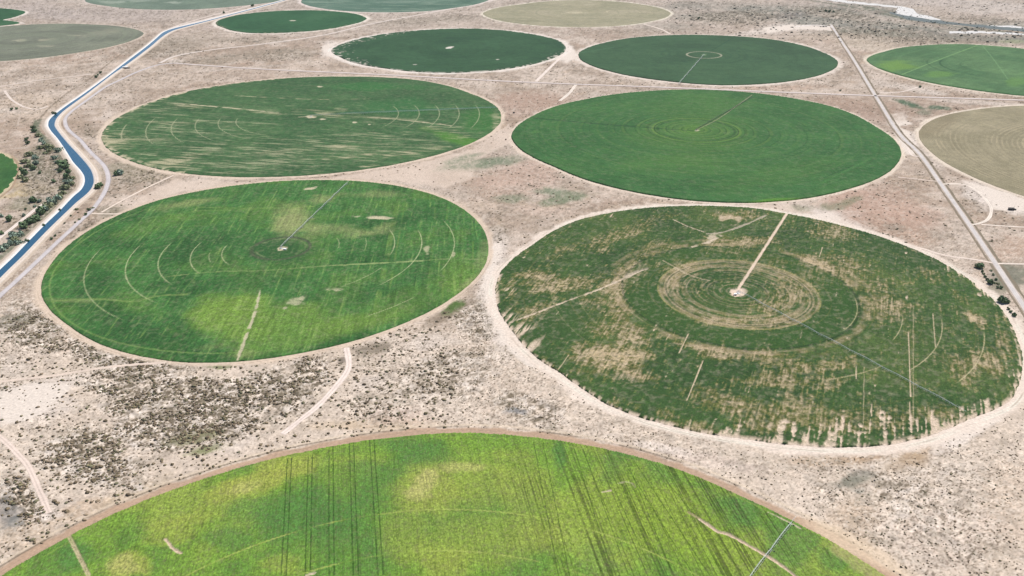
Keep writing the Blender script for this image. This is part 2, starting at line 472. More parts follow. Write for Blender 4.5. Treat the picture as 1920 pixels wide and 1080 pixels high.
# ---- B
GB = 1.08
def paint_B(P):
    d = row_dir(880)
    tone(P, (72, 114, 66), (86, 130, 76), (104, 138, 76), 70, 3, GB)
    lt, dk, tn, yg = alb((128,156,92), GB), alb((64,104,62), GB), alb((178,172,128), GB), alb((142,164,84), GB)
    for b in [(240,610,120,40,-25,.7),(330,650,90,24,-10,.7),(180,540,60,60,0,.5),(400,470,90,40,0,.5),(500,520,120,20,5,.4),(820,500,60,30,0,.4),
              (620,560,120,20,8,.35),(350,610,40,30,0,.6),(530,470,70,22,0,.6),(760,640,80,16,20,.4),(700,600,150,14,14,.4)]:
        P.blob(*b[:5], col=dk, a=b[5], rag=.6, seed=5)
    for b in [(430,588,80,38,5,1.1),(520,600,130,34,4,.7),(600,625,150,22,14,.6),(460,640,50,25,0,.5),(680,600,90,20,10,.35),(780,560,90,30,15,.3),(860,520,40,40,20,.4),(300,420,90,16,18,.3)]:
        P.blob(*b[:5], col=yg, a=b[5], rag=.5, seed=15)
    for b in [(541,410,34,22,30,1.25),(545,418,22,16,30,.9),(552,400,26,12,10,.6),(575,428,34,10,-5,.7),(640,432,80,9,-6,.7),(700,437,44,7,8,.6),(600,375,26,9,10,.7),(700,365,60,6,0,.55),
              (365,380,45,6,8,.7),(320,388,50,7,14,.4),(560,447,40,10,0,.35),(720,425,20,6,15,.5),(455,665,26,8,10,.6),(400,650,30,6,10,.3),(905,480,12,30,-10,.5),(880,530,30,8,35,.7),(140,565,50,4,-3,.5)]:
        P.blob(*b[:5], col=tn, a=min(b[5] * .85, 1), cut=None, rag=.85, soft=.85, seed=25)
    s = aniso(P.X, P.Y, d, 42, 2.6, 3, 4)
    P.rgb *= (0.30 + 1.0 * s * .84 + .6 * fbm(P.X, P.Y, 3.6, 3, 19))[:, None] * np.exp(RNG.normal(0, .13, len(P.X)))[:, None].astype(np.float32)
    hair = vnoise((-P.X * d[1] + P.Y * d[0]) / 5.0, P.X * 0, 6)
    rt = np.zeros(len(P.X), np.float32); i, m = P.blobmask(800, 500, 240, 130, 0, rag=.3); rt[i] = m
    P.mix(alb((160,176,96), GB), rt * sst(.78, .98, hair) * .35 * sst(.4, .6, fbm(P.X, P.Y, 30, 2, 8)))
    P.mix(alb((178,184,120), GB), sst(.66, .86, s) * .5)
    ln = alb((196,206,160), GB)
    for a3, w, a in [(((190,465),(158,520),(228,602)),.9,.8),(((267,460),(236,502),(290,570)),1.0,.95),(((325,456),(297,492),(317,535)),1.0,.95),(((380,455),(357,485),(372,515)),1.0,.95),
               (((398,475),(392,482),(397,492)),.8,.7),(((425,460),(416,480),(425,499)),.9,.85),(((632,447),(636,457),(634,467)),.8,.7),(((684,447),(687,457),(684,472)),.8,.5),
               (((730,432),(740,452),(733,478)),1.0,.9),(((784,432),(791,457),(715,540)),1.1,.9),(((830,415),(852,455),(827,510)),1.0,.8),(((712,502),(670,527),(640,537)),.9,.7),(((770,558),(735,577),(692,590)),1.0,.8)]:
        P.arc(P.c, *a3, w * .66, col=ln, a=a * .95, cut=.5)
    P.ring(P.c, P.o.R * .975, 1.3, alb((170,186,120), GB), .55, gap=.25, th=(PI + .6, 1.3))
    for f in (.2, .32, .45, .6, .74, .87):
        P.ring(P.c, P.o.R * f, 1.0, alb((52,98,60), GB), .35, gap=.45)
    P.blob(525, 468, 62, 24, 0, col=alb((66, 104, 66), GB), a=.6, rag=.5)
    P.ring(P.c, np.hypot(*(G(580, 466) - P.c)), 3.4, alb((96,104,84), GB), 1.0, gap=.2)
    P.ring(P.c, np.hypot(*(G(572, 466) - P.c)), 1.5, alb((186,176,150), GB), .6, gap=.5)
    P.line([(310,520),(400,511),(500,508),(620,499),(760,492),(835,487),(905,487)], 1.4, alb((172,178,128), GB), .7, rag=.7, gap=.3)
    P.line([(620,499),(700,495),(790,490)], 2.2, alb((196,196,150), GB), .8, rag=.6, gap=.3)
    P.line([(100,566),(180,562),(260,566),(290,557),(350,553)], 2.4, alb((156,170,110), GB), .7, rag=.7)
    P.line([(370,389),(480,392),(590,388)], 1.5, alb((160,176,110), GB), .6, rag=.6, gap=.3)
    P.line([(360,397),(420,395),(480,394)], 1.5, alb((160,176,110), GB), .5, rag=.6)
    P.line([(488,545),(480,580),(466,620),(445,676)], 1.7, SAND, .8, cut=.1, rag=.8, gap=.25)
    P.blob(712, 409, 32, 3.2, -3, col=SAND, cut=.1, rag=.8)
    P.blob(584, 354, 14, 2, 8, col=SAND, cut=.1, rag=.9)
    for q in [(555,567,14,7),(535,578,5,3),(630,543,16,3),(800,468,6,9),(850,478,4,4),(565,560,6,5)]:
        P.blob(*q, 0, col=alb((190,190,160)), a=.75, cut=.4, rag=.8)
    P.blob(425, 663, 3, 3, 0, col=alb((50,80,40)), a=.8)
    P.cov *= 0.82 + 0.36 * fbm(P.X, P.Y, 4, 2, 3)
    P.blob(529, 467, 9, 4, 10, col=SAND, cut=0, rag=.5)

# ---- C
def paint_C(P):
    d = row_dir(1685)
    tone(P, (60, 92, 56), (68, 100, 60), (84, 110, 66), 80, 7, 1.1)
    patch = fbm(P.X, P.Y, 26, 4, 91)
    st = aniso(P.X, P.Y, d, 40, 2.6, 3, 9)
    w = np.zeros(len(P.X), np.float32)
    # weak areas: (px,py,rx,ry,ang,strength)
    for b in [(1150,675,75,32,-8,1.0),(1190,705,45,15,-15,.9),(1180,630,45,22,-15,.75),(1120,655,40,14,35,.5),(1090,690,28,12,30,.5),(1030,690,55,16,-38,.55),
              (1010,520,50,16,-3,.85),(1060,535,70,16,10,.8),(1000,590,40,18,20,.6),(1160,580,26,60,10,.7),(1120,590,30,40,20,.5),(1180,520,60,26,35,.7),(1230,470,60,20,25,.55),
              (1140,450,70,14,22,.5),(1060,470,40,14,25,.45),(1210,430,40,14,10,.4),(1380,405,50,10,-2,.6),(1400,455,80,10,0,.7),(1370,472,90,7,0,.6),(1440,490,60,12,-10,.5),(1280,500,60,16,20,.55),
              (1560,430,60,22,-18,.5),(1530,498,60,12,-22,.95),(1600,520,70,26,-30,.5),(1640,560,50,40,-20,.55),(1680,575,30,26,0,.6),(1260,540,20,26,0,.8),(1450,560,50,30,0,.55),
              (1500,530,40,30,0,.5),(1470,600,60,14,10,.6),(1360,605,60,8,-4,.8),(1430,600,90,10,0,.5),(1320,655,60,8,-12,.8),(1400,668,90,10,0,.75),(1520,690,90,16,6,.7),(1450,680,90,10,0,.55),
              (1450,715,90,16,0,.6),(1480,780,130,34,0,.75),(1400,770,90,24,-8,.75),(1330,745,60,18,-12,.6),(1300,800,70,14,-15,.55),(1850,680,45,30,0,.75),(1800,690,40,30,0,.5),(1880,640,20,20,0,.6),
              (1830,600,28,10,-30,.95),(1600,790,120,26,0,.6),(1760,770,60,26,0,.5),(1090,770,60,10,-20,.3),(1250,780,30,12,-15,.5),(1200,770,30,8,-25,.4),(1800,560,30,10,-30,.4),(1740,520,30,14,-25,.4),
              (1240,410,50,8,5,.45),(960,560,22,40,0,.4),(1700,640,26,18,0,.3),(1560,720,40,12,10,.5)]:
        i, m = P.blobmask(*b[:5], rag=.6, soft=.7, seed=int(b[1])); w[i] = np.maximum(w[i], m * (b[5] if b[5] > .9 else b[5] * .86))
    fine = fbm(P.X, P.Y, 7, 3, 94)
    f3 = fbm(P.X, P.Y, 3.4, 3, 95)
    tanc = alb((186,164,130), 1.03)
    stn = aniso(P.X, P.Y, d, 16, 1.7, 2, 96)
    drift = (patch - .5) * .55 + (f3 - .5) * .75 + (stn - .5) * .55 + (st - .5) * .35
    weak = sst(-.12, .36, w * .56 + drift - .30)
    P.mix(alb((116,118,76), 1.05), sst(-.2, .12, w * .6 + drift * .8 - .24) * .75)
    tone2 = sst(.56, .98, w * .74 + f3 * .35 + (patch - .5) * .4 - .05)[:, None]
    tcol = alb((158,144,104)) + (alb((216,190,156)) - alb((158,144,104))) * tone2
    P.rgb += (tcol - P.rgb) * (weak * .68)[:, None]
    P.cut(weak * .6, .4)
    P.rgb *= (0.50 + 1.0 * (stn * .45 + f3 * .55))[:, None] * np.exp(RNG.normal(0, .12, len(P.X)))[:, None].astype(np.float32)
    # dark sound blocks
    for b in [(1060,605,60,40,25,.8),(1240,560,60,45,-20,.8),(1330,575,60,16,-10,.7),(1130,420,60,10,20,.5),(1350,425,60,14,0,.6),(1660,470,120,16,-18,.7),(1170,715,40,14,-20,.6),(1230,740,80,14,-22,.7),
              (1720,640,60,60,0,.45),(1560,610,70,40,0,.4),(1000,625,50,20,40,.6),(1420,735,60,8,0,.5),(1690,740,60,20,-20,.5),(1850,640,12,14,0,.4)]:
        i, m = P.blobmask(*b[:5], rag=.5, seed=33)
        P.mix(alb((62,96,58), 1.05), m * b[5] * .7, i); P.cov[i] = np.maximum(P.cov[i], m * b[5])
    # rings round the pivot
    rx = lambda x, y=550: float(np.hypot(*(G(x, y) - P.c)))
    rr = np.hypot(P.X - P.c[0], P.Y - P.c[1]); R1, R2 = rx(1168), rx(1530)
    inner = sst(R1 + 1, R1 - 3, rr) * sst(R2 - 4, R2 + 14, rr) * (.45 + .4 * sst(.35, .6, fine))
    P.mix(alb((60, 98, 52), 1.08), inner * .8); P.cov += (1 - P.cov) * inner * .8
    hub = sst(rx(1436), rx(1424), rr)
    P.mix(alb((62, 100, 54), 1.08), hub * .6)
    for r_, w_, a_, g_ in ((R2 - 4, 4.5, .45, .42), (R2 - 17, 5.0, .40, .45), (R2 - 32, 4.0, .32, .46), (R1 + 9, 6.0, .38, .47), (R1 + 24, 5.0, .25, .5)):
        P.ring(P.c, r_, w_, alb((176, 154, 116)), a_, cut=.6, gap=g_, seed=int(r_))
    for q, x in enumerate([1404,1416,1428,1440,1450,1460,1469,1478,1487,1496,1505,1513,1521,1528]):
        P.ring(P.c, rx(x) + 1.6 * math.sin(q * 3.1), 1.15 if q < 9 else 1.5, tanc, (.18, .36, .26)[q % 3] if q < 9 else (.4, .26, .45)[q % 3], cut=.45, gap=.46 if q < 9 else .38, seed=int(x))
    for q, fr in enumerate((.36, .44, .52, .6, .69, .78, .87, .95)):
        P.ring(P.c, P.o.R * fr, .9, alb((40,66,38)) if q % 2 else alb((140,138,96)), .32, gap=.42, seed=q + 60)
    P.ring(P.c, rx(1527) + 3.5, 1.2, alb((196,186,140)), .6, gap=.4)
    for x, a in [(1168, .8), (1250, .5), (1330, .6)]:
        P.ring(P.c, rx(x), 1.5, alb((40,66,40)), a * .8, gap=.25)
    P.ring(P.c, rx(1166) + 5, 1.4, tanc, .12, cut=.35, gap=.45, th=(-1.9, 1.5))
    ln = alb((190,190,140))
    for a3, w_, a in [(((1594,560),(1606,590),(1590,625)),1.2,.7),(((1688,598),(1689,615),(1682,642)),1.0,.8),(((1762,600),(1764,632),(1722,705)),1.1,.8),(((1840,625),(1843,655),(1810,725)),1.2,.85),
                     (((1168,545),(1172,575),(1200,610)),.8,.3),(((1104,540),(1110,600),(1150,650)),.8,.35),(((1050,540),(1055,600),(1090,655)),.8,.3),(((1660,690),(1600,705),(1540,712)),1.4,.6)]:
        P.arc(P.c, *a3, w_ * .6, col=ln, a=a * .7, cut=.5)
    # row aligned misses
    for a, b, w_, al in [((1318,678),(1288,752),1.1,1),((1291,627),(1273,664),1.0,1),((1066,668),(1037,708),.9,.8),((1703,625),(1707,745),1.1,1),((1705,755),(1708,805),1.0,.9),((1749,590),(1754,652),.8,.8),
                       ((1712,580),(1712,800),.7,.4),((1542,465),(1536,483),1.0,.8),((1605,690),(1605,712),1.0,.9),((1672,560),(1671,585),.8,.6),((1634,760),(1634,782),1.0,.9),((1620,690),(1618,810),.7,.4),((1103,663),(1097,672),.8,.6),((1256,628),(1248,640),.8,.6)]:
        P.line([a, b], w_ * .6, alb((200,188,142)), al * .85, cut=.2, rag=.3)
    # ragged bare south edge
    v = -P.X * d[1] + P.Y * d[0]
    edge = np.zeros(len(P.X), np.float32)
    for b in [(1620,812,300,34,2,1.0),(1450,815,170,26,-6,.95),(1240,800,80,14,-18,.5),(1800,785,80,24,28,.9),(1895,745,22,60,12,.9),(1580,780,70,44,0,.75),(1700,790,40,40,0,.55),(1510,700,60,10,6,.45),(1615,760,18,36,0,.5),(1465,720,14,20,0,.4),(1780,505,90,14,-30,.6),(1850,560,40,12,-45,.6)]:
        i, m = P.blobmask(*b[:5], rag=.35, soft=.6, seed=61); edge[i] = np.maximum(edge[i], m * b[5])
    rim = sst(-6, -.5, P.sd) * (P.Y < P.c[1] + 60)
    comb = vnoise(v / 1.9, (P.X * d[0] + P.Y * d[1]) / 48, 71) * .62 + vnoise(v / 5.5, (P.X * d[0] + P.Y * d[1]) / 34, 72) * .42 + .08 * vnoise(P.X / 3, P.Y / 3, 73)
    dep = np.exp(P.sd / 20.0)
    thr = 1.0 - .30 * edge - .16 * edge * dep - .12 * rim
    bare = .85 * sst(0, .20, comb + .5 * (fine - .5) + .3 * (f3 - .5) - thr) * (.55 + .45 * sst(.35, .6, f3))
    bare = np.maximum(bare, rim * sst(.50, .66, comb * .55 + fine * .45 + .10 * edge))
    P.mix(alb((236,216,198)), bare); P.cut(bare, 0.0)
    for b in [(945,600,30,12,30,.9),(975,622,34,10,38,.8),(1000,650,26,7,40,.7),(955,545,14,6,0,.8),(985,690,10,5,0,.6)]:
        i, m = P.blobmask(*b[:5], rag=.8, soft=.7, seed=13)
        m = m * sst(.42, .6, st[i]) * b[5]; P.mix(alb((214,196,176)), m, i); P.cut(m, 0, i)
    P.line([(940,612),(1000,590),(1060,567),(1120,545),(1165,525),(1205,508)], 1.5, alb((206,198,176)), .85, cut=.1, rag=1.0, gap=.35)
    P.line([(1150,532),(1180,518),(1210,505)], 3.5, alb((120,128,110)), .6, cut=.3, rag=1.0, gap=.3)
    P.line([(1262,413),(1290,426),(1322,437)], 1.1, alb((210,204,180)), .9, cut=.1, rag=.8)
    P.line([(1325,440),(1350,438),(1385,427),(1415,415),(1436,405)], 2.6, alb((96,122,104)), .8, cut=.4, rag=.7)
    P.blob(1338, 444, 11, 6, 0, col=alb((176,176,150)), a=.7, cut=.2, rag=1.0)
    P.line([(1345,448),(1325,456),(1300,464)], 2.4, alb((186,182,154)), .8, cut=.2, rag=1.1, gap=.35)
    P.line([(1243,490),(1300,520),(1330,528)], 1.2, alb((170,164,120)), .6, cut=.3)
    for b in [(1352,410,6,6),(1365,409,14,5),(1385,412,6,7)]:
        P.blob(*b, 0, col=tanc, a=.6, cut=.3, rag=.7)
    P.cov *= 0.8 + 0.4 * fbm(P.X, P.Y, 4.5, 2, 6)
    P.line([(1383,545),(1475,402)], 2.1, alb((222,206,172)), 1, cut=0, rag=.25)
    P.blob(1384, 550, 17, 8, 0, col=alb((226,210,200)), cut=0, rag=.5, soft=.3)

# ---- D
def paint_D(P):
    d = (G(1500, 260) - G(1200, 236)); d /= np.hypot(*d)
    tone(P, (78, 124, 76), (86, 132, 82), (94, 138, 84), 90, 17, 1.03)
    lt = alb((112,148,82), 1.05)
    for b in [(1310,255,130,40,0,.55),(1305,200,110,24,0,.3),(1460,330,120,24,10,.35),(1250,312,140,20,0,.3),(1300,300,60,12,0,.3)]:
        P.blob(*b[:5], col=lt, a=b[5], rag=.4, seed=8)
    P.blob(1460, 378, 60, 4, 3, col=alb((120,166,70), 1.05), a=.9)
    P.blob(1300, 246, 30, 10, 0, col=alb((122,158,78), 1.05), a=.6)
    s = aniso(P.X, P.Y, d, 40, 5, 3, 41)
    P.rgb *= (0.72 + 0.56 * (s * .6 + .4 * fbm(P.X, P.Y, 8, 3, 44)))[:, None] * np.exp(RNG.normal(0, .06, len(P.X)))[:, None].astype(np.float32)
    P.mix(alb((116,152,98), 1.03), sst(.62, .9, fbm(P.X, P.Y, 11, 3, 43)) * .6)
    rx = lambda x: float(np.hypot(*(G(x, 247) - P.c)))
    for x, a, g in [(1320,.5,.1),(1332,.5,.2),(1350,.5,.2),(1362,.5,.3),(1384,.85,.0),(1396,.5,.3),(1412,.5,.35),(1440,.45,.4),(1460,.3,.4),(1520,.25,.45)]:
        P.ring(P.c, rx(x), 1.6, alb((50,88,52), 1.0), a * 1.1, gap=g)
        P.ring(P.c, rx(x) + 4, 3.0, alb((136,164,88), 1.05), a * .95, gap=g + .15)
    for q in range(4, 26):
        P.ring(P.c, P.o.R * (q + .5 * math.sin(q * 2.7)) / 26.5, 1.3 + q % 3, alb((60,98,58)) if q % 2 else alb((122,154,92)), (.5, .26, .4, .2, .44)[q % 5] * (1.3 if q < 11 else .85), gap=(.30, .42, .36)[q % 3], seed=q)
    for w, a in [(4, .35)]:
        for f in (.55, .66, .78, .9):
            P.ring(P.c, P.o.R * f, w, alb((104,146,88), 1.03), a, gap=.5)
    P.line([(1000,223),(1100,232),(1200,240),(1300,247)], 2.2, alb((48,86,62), 1.0), .9, rag=.4)
    P.line([(1305,245),(1340,228),(1410,179)], 1.0, alb((42,78,52)), .9, cut=.35, rag=.2)
    P.line([(1308,243),(1345,229),(1414,180)], .8, alb((110,150,100)), .4)
    P.line([(1540,345),(1580,325),(1630,300)], 2.2, alb((100,152,90), 1.03), .6, rag=.6)
    P.line([(1545,335),(1600,312)], 2.0, alb((48,96,58), 1.03), .5, rag=.5)
    P.line([(1550,350),(1600,330),(1640,315)], 1.5, alb((54,104,62), 1.03), .5, rag=.5)
    P.blob(1005, 249, 9, 3, 0, col=alb((120,160,100), 1.03), a=.6, rag=.7)
    P.blob(1307, 246, 5, 2, 0, col=alb((140,170,110)), cut=.4)
    P.cov *= 0.88 + 0.24 * fbm(P.X, P.Y, 6, 2, 3)

# ---- E
def paint_E(P):
    d = (G(700, 300) - G(300, 276)); d /= np.hypot(*d)
    tone(P, (78, 114, 76), (86, 122, 82), (96, 130, 88), 90, 27, 1.03)
    s = aniso(P.X, P.Y, d, 85, 4.2, 3, 51)
    s2 = aniso(P.X, P.Y, d, 34, 2.8, 2, 57)
    zone = np.full(len(P.X), .14, np.float32)
    for b in [(350,250,190,70,0,.62),(480,290,240,44,0,.75),(700,275,160,34,0,.7),(260,215,80,40,0,.6),(800,260,90,40,10,.6),(700,225,160,12,-3,.5),(480,205,160,10,-4,.55)]:
        i, m = P.blobmask(*b[:5], rag=.4); zone[i] = np.maximum(zone[i], m * b[5])
    st = sst(.58, .74, s * .5 + s2 * .5 + (zone - .5) * .30)
    P.mix(alb((160,168,134), 1.03), st * .6); P.cut(st * .5, .4)
    P.rgb *= (0.45 + 0.6 * s2 + .5 * fbm(P.X, P.Y, 5, 3, 58))[:, None] * np.exp(RNG.normal(0, .07, len(P.X)))[:, None].astype(np.float32)
    tn = alb((196,186,150))
    for b in [(215,265,42,16,-5,1),(270,262,40,6,0,.5),(620,216,36,4,-8,.7),(350,200,50,4,-5,.6),(500,212,40,4,-4,.6),(585,208,70,3,0,.4),(640,275,30,6,0,.6),(780,285,50,6,8,.8),(520,285,60,6,6,.5),
              (330,300,60,7,10,.8),(270,318,60,6,-12,.5),(860,258,40,6,10,.5),(720,222,80,3,-5,.6),(820,242,50,3,-6,.5),(330,310,30,5,0,.6),(930,225,8,18,0,.7),(690,312,20,2,4,.9),(640,205,30,3,-10,.5),(300,230,60,3,-3,.6),
              (430,325,120,3,0,.5),(620,298,40,3,4,.6),(690,290,26,3,4,.7)]:
        P.blob(b[0], b[1], b[2] * .9, b[3] * .8, b[4], col=tn, a=b[5] * .9, cut=.3, rag=1.0, soft=.8, grain=sst(.40, .58, s2 * .6 + s * .4))
    P.blob(860, 262, 70, 10, -15, col=alb((108, 162, 68), 1.0), a=.8, rag=.5)
    P.blob(740, 200, 80, 16, 0, col=alb((72, 139, 81), 1.0), a=.5)
    P.blob(690, 163, 90, 8, 0, col=alb((68, 143, 74), 1.0), a=.5)
    P.blob(900, 225, 40, 30, 0, col=alb((76, 145, 64), 1.0), a=.5)
    P.line([(270,191),(350,196),(420,202),(520,212)], 3.4, alb((196,190,156)), .9, cut=.2, rag=.9, gap=.3)
    P.line([(440,180),(520,184),(600,187),(690,186)], 2.6, alb((180,180,140)), .6, cut=.3, rag=.9, gap=.45)
    P.line([(690,220),(760,226),(845,236)], 3, alb((190,182,150)), .8, cut=.2, rag=1.0, gap=.35)
    ln = alb((176,190,150))
    for x in (747, 786, 824, 861, 899):
        P.arc(P.c, (x - 10, 198), (x, 215), (x - 26, 240), 1.0, col=ln, a=.7, cut=.5)
    for x in (277, 322, 366, 410, 446):
        P.arc(P.c, (x + 18, 222), (x, 237), (x + 24, 268), 1.0, col=ln, a=.7, cut=.5)
    P.arc(P.c, (232, 235), (229, 248), (240, 262), 1.4, col=ln, a=.6, cut=.4)
    P.line([(950,262),(885,258),(855,262)], 1.5, ln, .7)
    P.line([(560,220),(583,219)], 2.0, SAND, .8, cut=0)
    P.line([(640,212),(930,201)], 5.5, alb((87, 137, 116), 1.0), .55, rag=.3)
    P.blob(583, 219.5, 9, 2.6, 0, col=SAND, cut=0, rag=.5)
    for q in [(665,230,5,1.6),(693,234,3,1.2),(600,163,6,1.5),(605,224,6,1.5)]:
        P.blob(*q, 0, col=alb((220,214,196)), cut=.1, a=.9)
    rimw = sst(-16, -2, P.sd) * sst(.45, .7, fbm(P.X, P.Y, 9, 2, 12)) * (P.X < P.c[0] - 150)
    P.mix(alb((200,190,160)), rimw * .8); P.cut(rimw, .1)
    P.cov *= 0.85 + 0.3 * fbm(P.X, P.Y, 6, 2, 3)

def simple(dark, mid, light, k, seed, scale=100, dirpx=None, streak=.3, extra=None):
    def f(P):
        tone(P, dark, mid, light, scale, seed, k)
        a, b = dirpx or ((700, 100), (1000, 106))
        d = G(*b) - G(*a); d /= np.hypot(*d)
        s = aniso(P.X, P.Y, d, 90, 9, 3, seed + 3)
        P.rgb *= (1 - streak / 2 + streak * s)[:, None] * (0.86 + .28 * fbm(P.X, P.Y, 9, 3, seed + 6))[:, None] * np.exp(RNG.normal(0, .05, len(P.X)))[:, None].astype(np.float32)
        P.s = s
        for q in range(3, 15):
            P.ring(P.c, P.o.R * q / 15.2, 3.0 + q % 3, alb(dark, k * .86) if q % 2 else alb(light, k), .35, gap=.42, seed=seed + q)
        if extra: extra(P)
    return f

def extra_F(P):
    bad = np.zeros(len(P.X), np.float32)
    for b in [(660,88,50,20,25,.8),(740,66,90,8,16,.7),(640,100,26,16,0,.85),(680,118,40,8,-25,.7),(1035,112,26,10,30,.9),(1000,120,26,5,20,.6)]:
        i, m = P.blobmask(*b[:5], rag=.3); bad[i] = np.maximum(bad[i], m * b[5])
    n = fbm(P.X, P.Y, 9, 3, 5)
    bad *= sst(-80, -10, P.sd)
    m = sst(.68, .78, n + (bad - .5) * .36) * (bad > .05)
    rim = sst(-7, -1, P.sd) * sst(.42, .62, n)
    m = np.maximum(m, rim)
    m *= .7
    P.mix(alb((196,190,172)), m); P.cut(m, .25)
    P.blob(843, 90, 7, 1.8, 8, col=alb((236,228,216)), cut=0, rag=.5)
    P.blob(933, 112.5, 3, .8, 0, col=alb((210,206,190)), cut=.2)
    P.blob(778, 122, 4, .7, 0, col=alb((170,180,160)), cut=.2)
def extra_G(P):
    P.ring(P.c, float(np.hypot(*(G(1352, 104) - P.c))), 3.2, alb((150,152,122)), .7, cut=.6)
    P.blob(1320, 104, 5, 1.4, 0, col=alb((150,180,140)), a=.8)
    for x, a in [(1370,.6),(1385,.5),(1400,.5),(1420,.35),(1450,.2)]:
        P.ring(P.c, float(np.hypot(*(G(x, 104) - P.c))), 3, alb((56,92,70), 1.1), a, gap=.2)
    P.line([(1375,72),(1330,98)], 2.2, alb((52,92,70)), .7)
    P.line([(1090,100),(1150,90)], 3, alb((90,130,104), 1.03), .7)
    P.line([(1308,113),(1271,158)], 1.4, alb((112,142,112)), .6)
def extra_H(P):
    P.line([(1690,141),(1760,113),(1832,86)], 2.6, alb((128,168,116), 1.03), .8)
    P.line([(1842,86),(1865,115),(1890,150)], 1.7, alb((124,164,120), 1.03), .6)
    P.blob(1680, 124, 40, 10, 0, col=alb((120,160,78), 1.03), a=.7, rag=.5)
    P.blob(1760, 140, 30, 6, 0, col=alb((112,156,82), 1.03), a=.6, rag=.5)
    P.blob(1905, 155, 20, 10, 0, col=alb((112,156,82), 1.03), a=.5, rag=.5)
    for x, a in [(1763,.9),(1740,.5),(1800,.4)]:
        P.arc(P.c, (x + 10, 112), (x, 121), (x + 80, 141), 2.4, col=alb((50,92,62)), a=a)
    rim = sst(-14, -4, P.sd) * (P.Y < P.c[1])
    P.mix(alb((42,98,46), 1.1), rim * .6)
def extra_I(P):
    dd = np.hypot(P.X - P.c[0], P.Y - P.c[1])
    w = .5 + .5 * np.sin(dd * 2 * PI / 9.2 + 3.0 * fbm(P.X, P.Y, 120, 2, 8)) * (.4 + .6 * vnoise(dd / 14, P.X * 0, 4))
    m = sst(.62, .95, w) * sst(.35, .6, fbm(P.X, P.Y, 45, 3, 6))
    P.mix(alb((198,186,160)), m * .55)
    P.mix(alb((136,128,108)), sst(.4, .1, w) * .3)
    i, q = P.blobmask(1760, 228, 60, 20, 30, rag=.4); P.mix(alb((138,128,106)), q * .5, i)
def extra_K(P):
    P.mix(alb((184,180,160)), sst(.5, .8, P.s) * .4)
    for b in [(1080,24,18,2.5,0),(1138,22,2,2,0)]:
        P.blob(*b, col=alb((200,192,168)), a=.8)
    for x in (1040, 1095, 1120, 1160):
        P.ring(P.c, float(np.hypot(*(G(x, 24) - P.c))), 4, alb((150,150,124)), .5, gap=.4)
def extra_L(P):
    for b in [(40,76,14,2.4,4,.8),(85,75,20,2,6,.6),(140,67,14,1.6,0,.5),(85,87,20,2,0,.5),(200,60,40,6,10,.25)]:
        P.blob(*b[:5], col=alb((176,176,160)), a=b[5], rag=.8)
    rx = np.hypot(P.X - P.c[0], P.Y - P.c[1]); P.mix(alb((140,150,134)), sst(.55, .8, vnoise(rx / 16, P.X * 0, 3)) * .4)
def extra_M(P):
    for b in [(215,4,26,3,0,.5),(325,5,14,2.4,0,.6),(260,1,30,3,0,.4)]:
        P.blob(*b[:5], col=alb((176,186,176)), a=b[5], rag=.8)
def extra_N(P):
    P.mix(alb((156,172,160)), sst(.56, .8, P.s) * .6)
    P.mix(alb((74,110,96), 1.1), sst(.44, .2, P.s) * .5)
def extra_J(P):
    P.blob(550, 39.3, 6, .9, 0, col=alb((220,214,196)), cut=.1)
    rim = sst(-10, -1, P.sd) * sst(.5, .75, fbm(P.X, P.Y, 12, 2, 5)); P.mix(alb((200,196,176)), rim * .6)
def extra_Q(P):
    pass

ROT = math.radians(27)
def rot_of(vx):
    d = row_dir(vx); return math.atan2(-d[0], d[1])
field('A', 0.55, 0.9, 'bright yellow-green crop circle in the foreground, crossed by dark tramlines and cut by the bottom frame edge', alb((214,190,162)), paint_A, (0.8, 8), .55, rot=rot_of(650), along=1.25, gain=(0.86, 0.9, 0.78))
field('B', 0.95, 0.8, 'mid-green crop circle left of centre with pale wheel arcs and a pale yellow-green patch', alb((206,194,160)), paint_B, (0.6, 10), .5, rot=rot_of(880), along=2.0, gain=(.56, .70, .50))
field('C', 0.8, 1.5, 'patchy dark green and brown crop circle with bare rings and a straight dirt lane to its pivot', alb((228,206,184)), paint_C, (1.3, 7), .45, rot=rot_of(1685), along=1.7, gain=(.82, .79, .57))
field('D', 1.7, 1.9, 'evenly deep green crop circle right of centre with fine rings around its pivot', alb((200,186,160)), paint_D, (0.8, 12), .35, rot=ROT, gain=(.52, .64, .48))
field('E', 1.8, 0.8, 'green crop circle streaked with pale lines, behind the one with yellow-green patches', alb((204,192,160)), paint_E, (1.5, 12), .4, rot=ROT, gain=(.58, .67, .53))
field('F', 2.4, 1.8, 'plain dark green crop circle with frayed pale left edge, behind the pale-streaked circle', alb((230,220,208)), simple((56,92,66),(62,99,70),(68,106,76),1.04,61,streak=.16,extra=extra_F), (1.2, 14), .3, rot=ROT, gain=(0.76, 0.77, 0.66))
field('G', 2.4, 1.8, 'dark bluish-green crop circle with a pale sandy ring around its pivot', alb((226,216,200)), simple((64,96,70),(70,104,76),(76,110,80),1.04,62,streak=.14,extra=extra_G), (2, 12), .3, rot=ROT, gain=(0.8, 0.8, 0.67))
field('H', 2.2, 1.2, 'green crop circle at the right frame edge crossed by a pale diagonal line', alb((220,208,190)), simple((82,120,84),(94,130,92),(106,142,100),1.04,63,dirpx=((1700,140),(1800,110)),extra=extra_H), (1, 12), .35, rot=ROT, gain=(0.9, 0.88, 0.74))
field('I', 1.7, 0.25, 'harvested tan crop circle with fine curved furrows at the right frame edge', alb((190,178,152)), simple((150,144,122),(160,153,131),(170,162,140),1.02,64,streak=.1,extra=extra_I), (.8, 12), .4, rot=ROT, gain=(0.95, 0.91, 0.8))
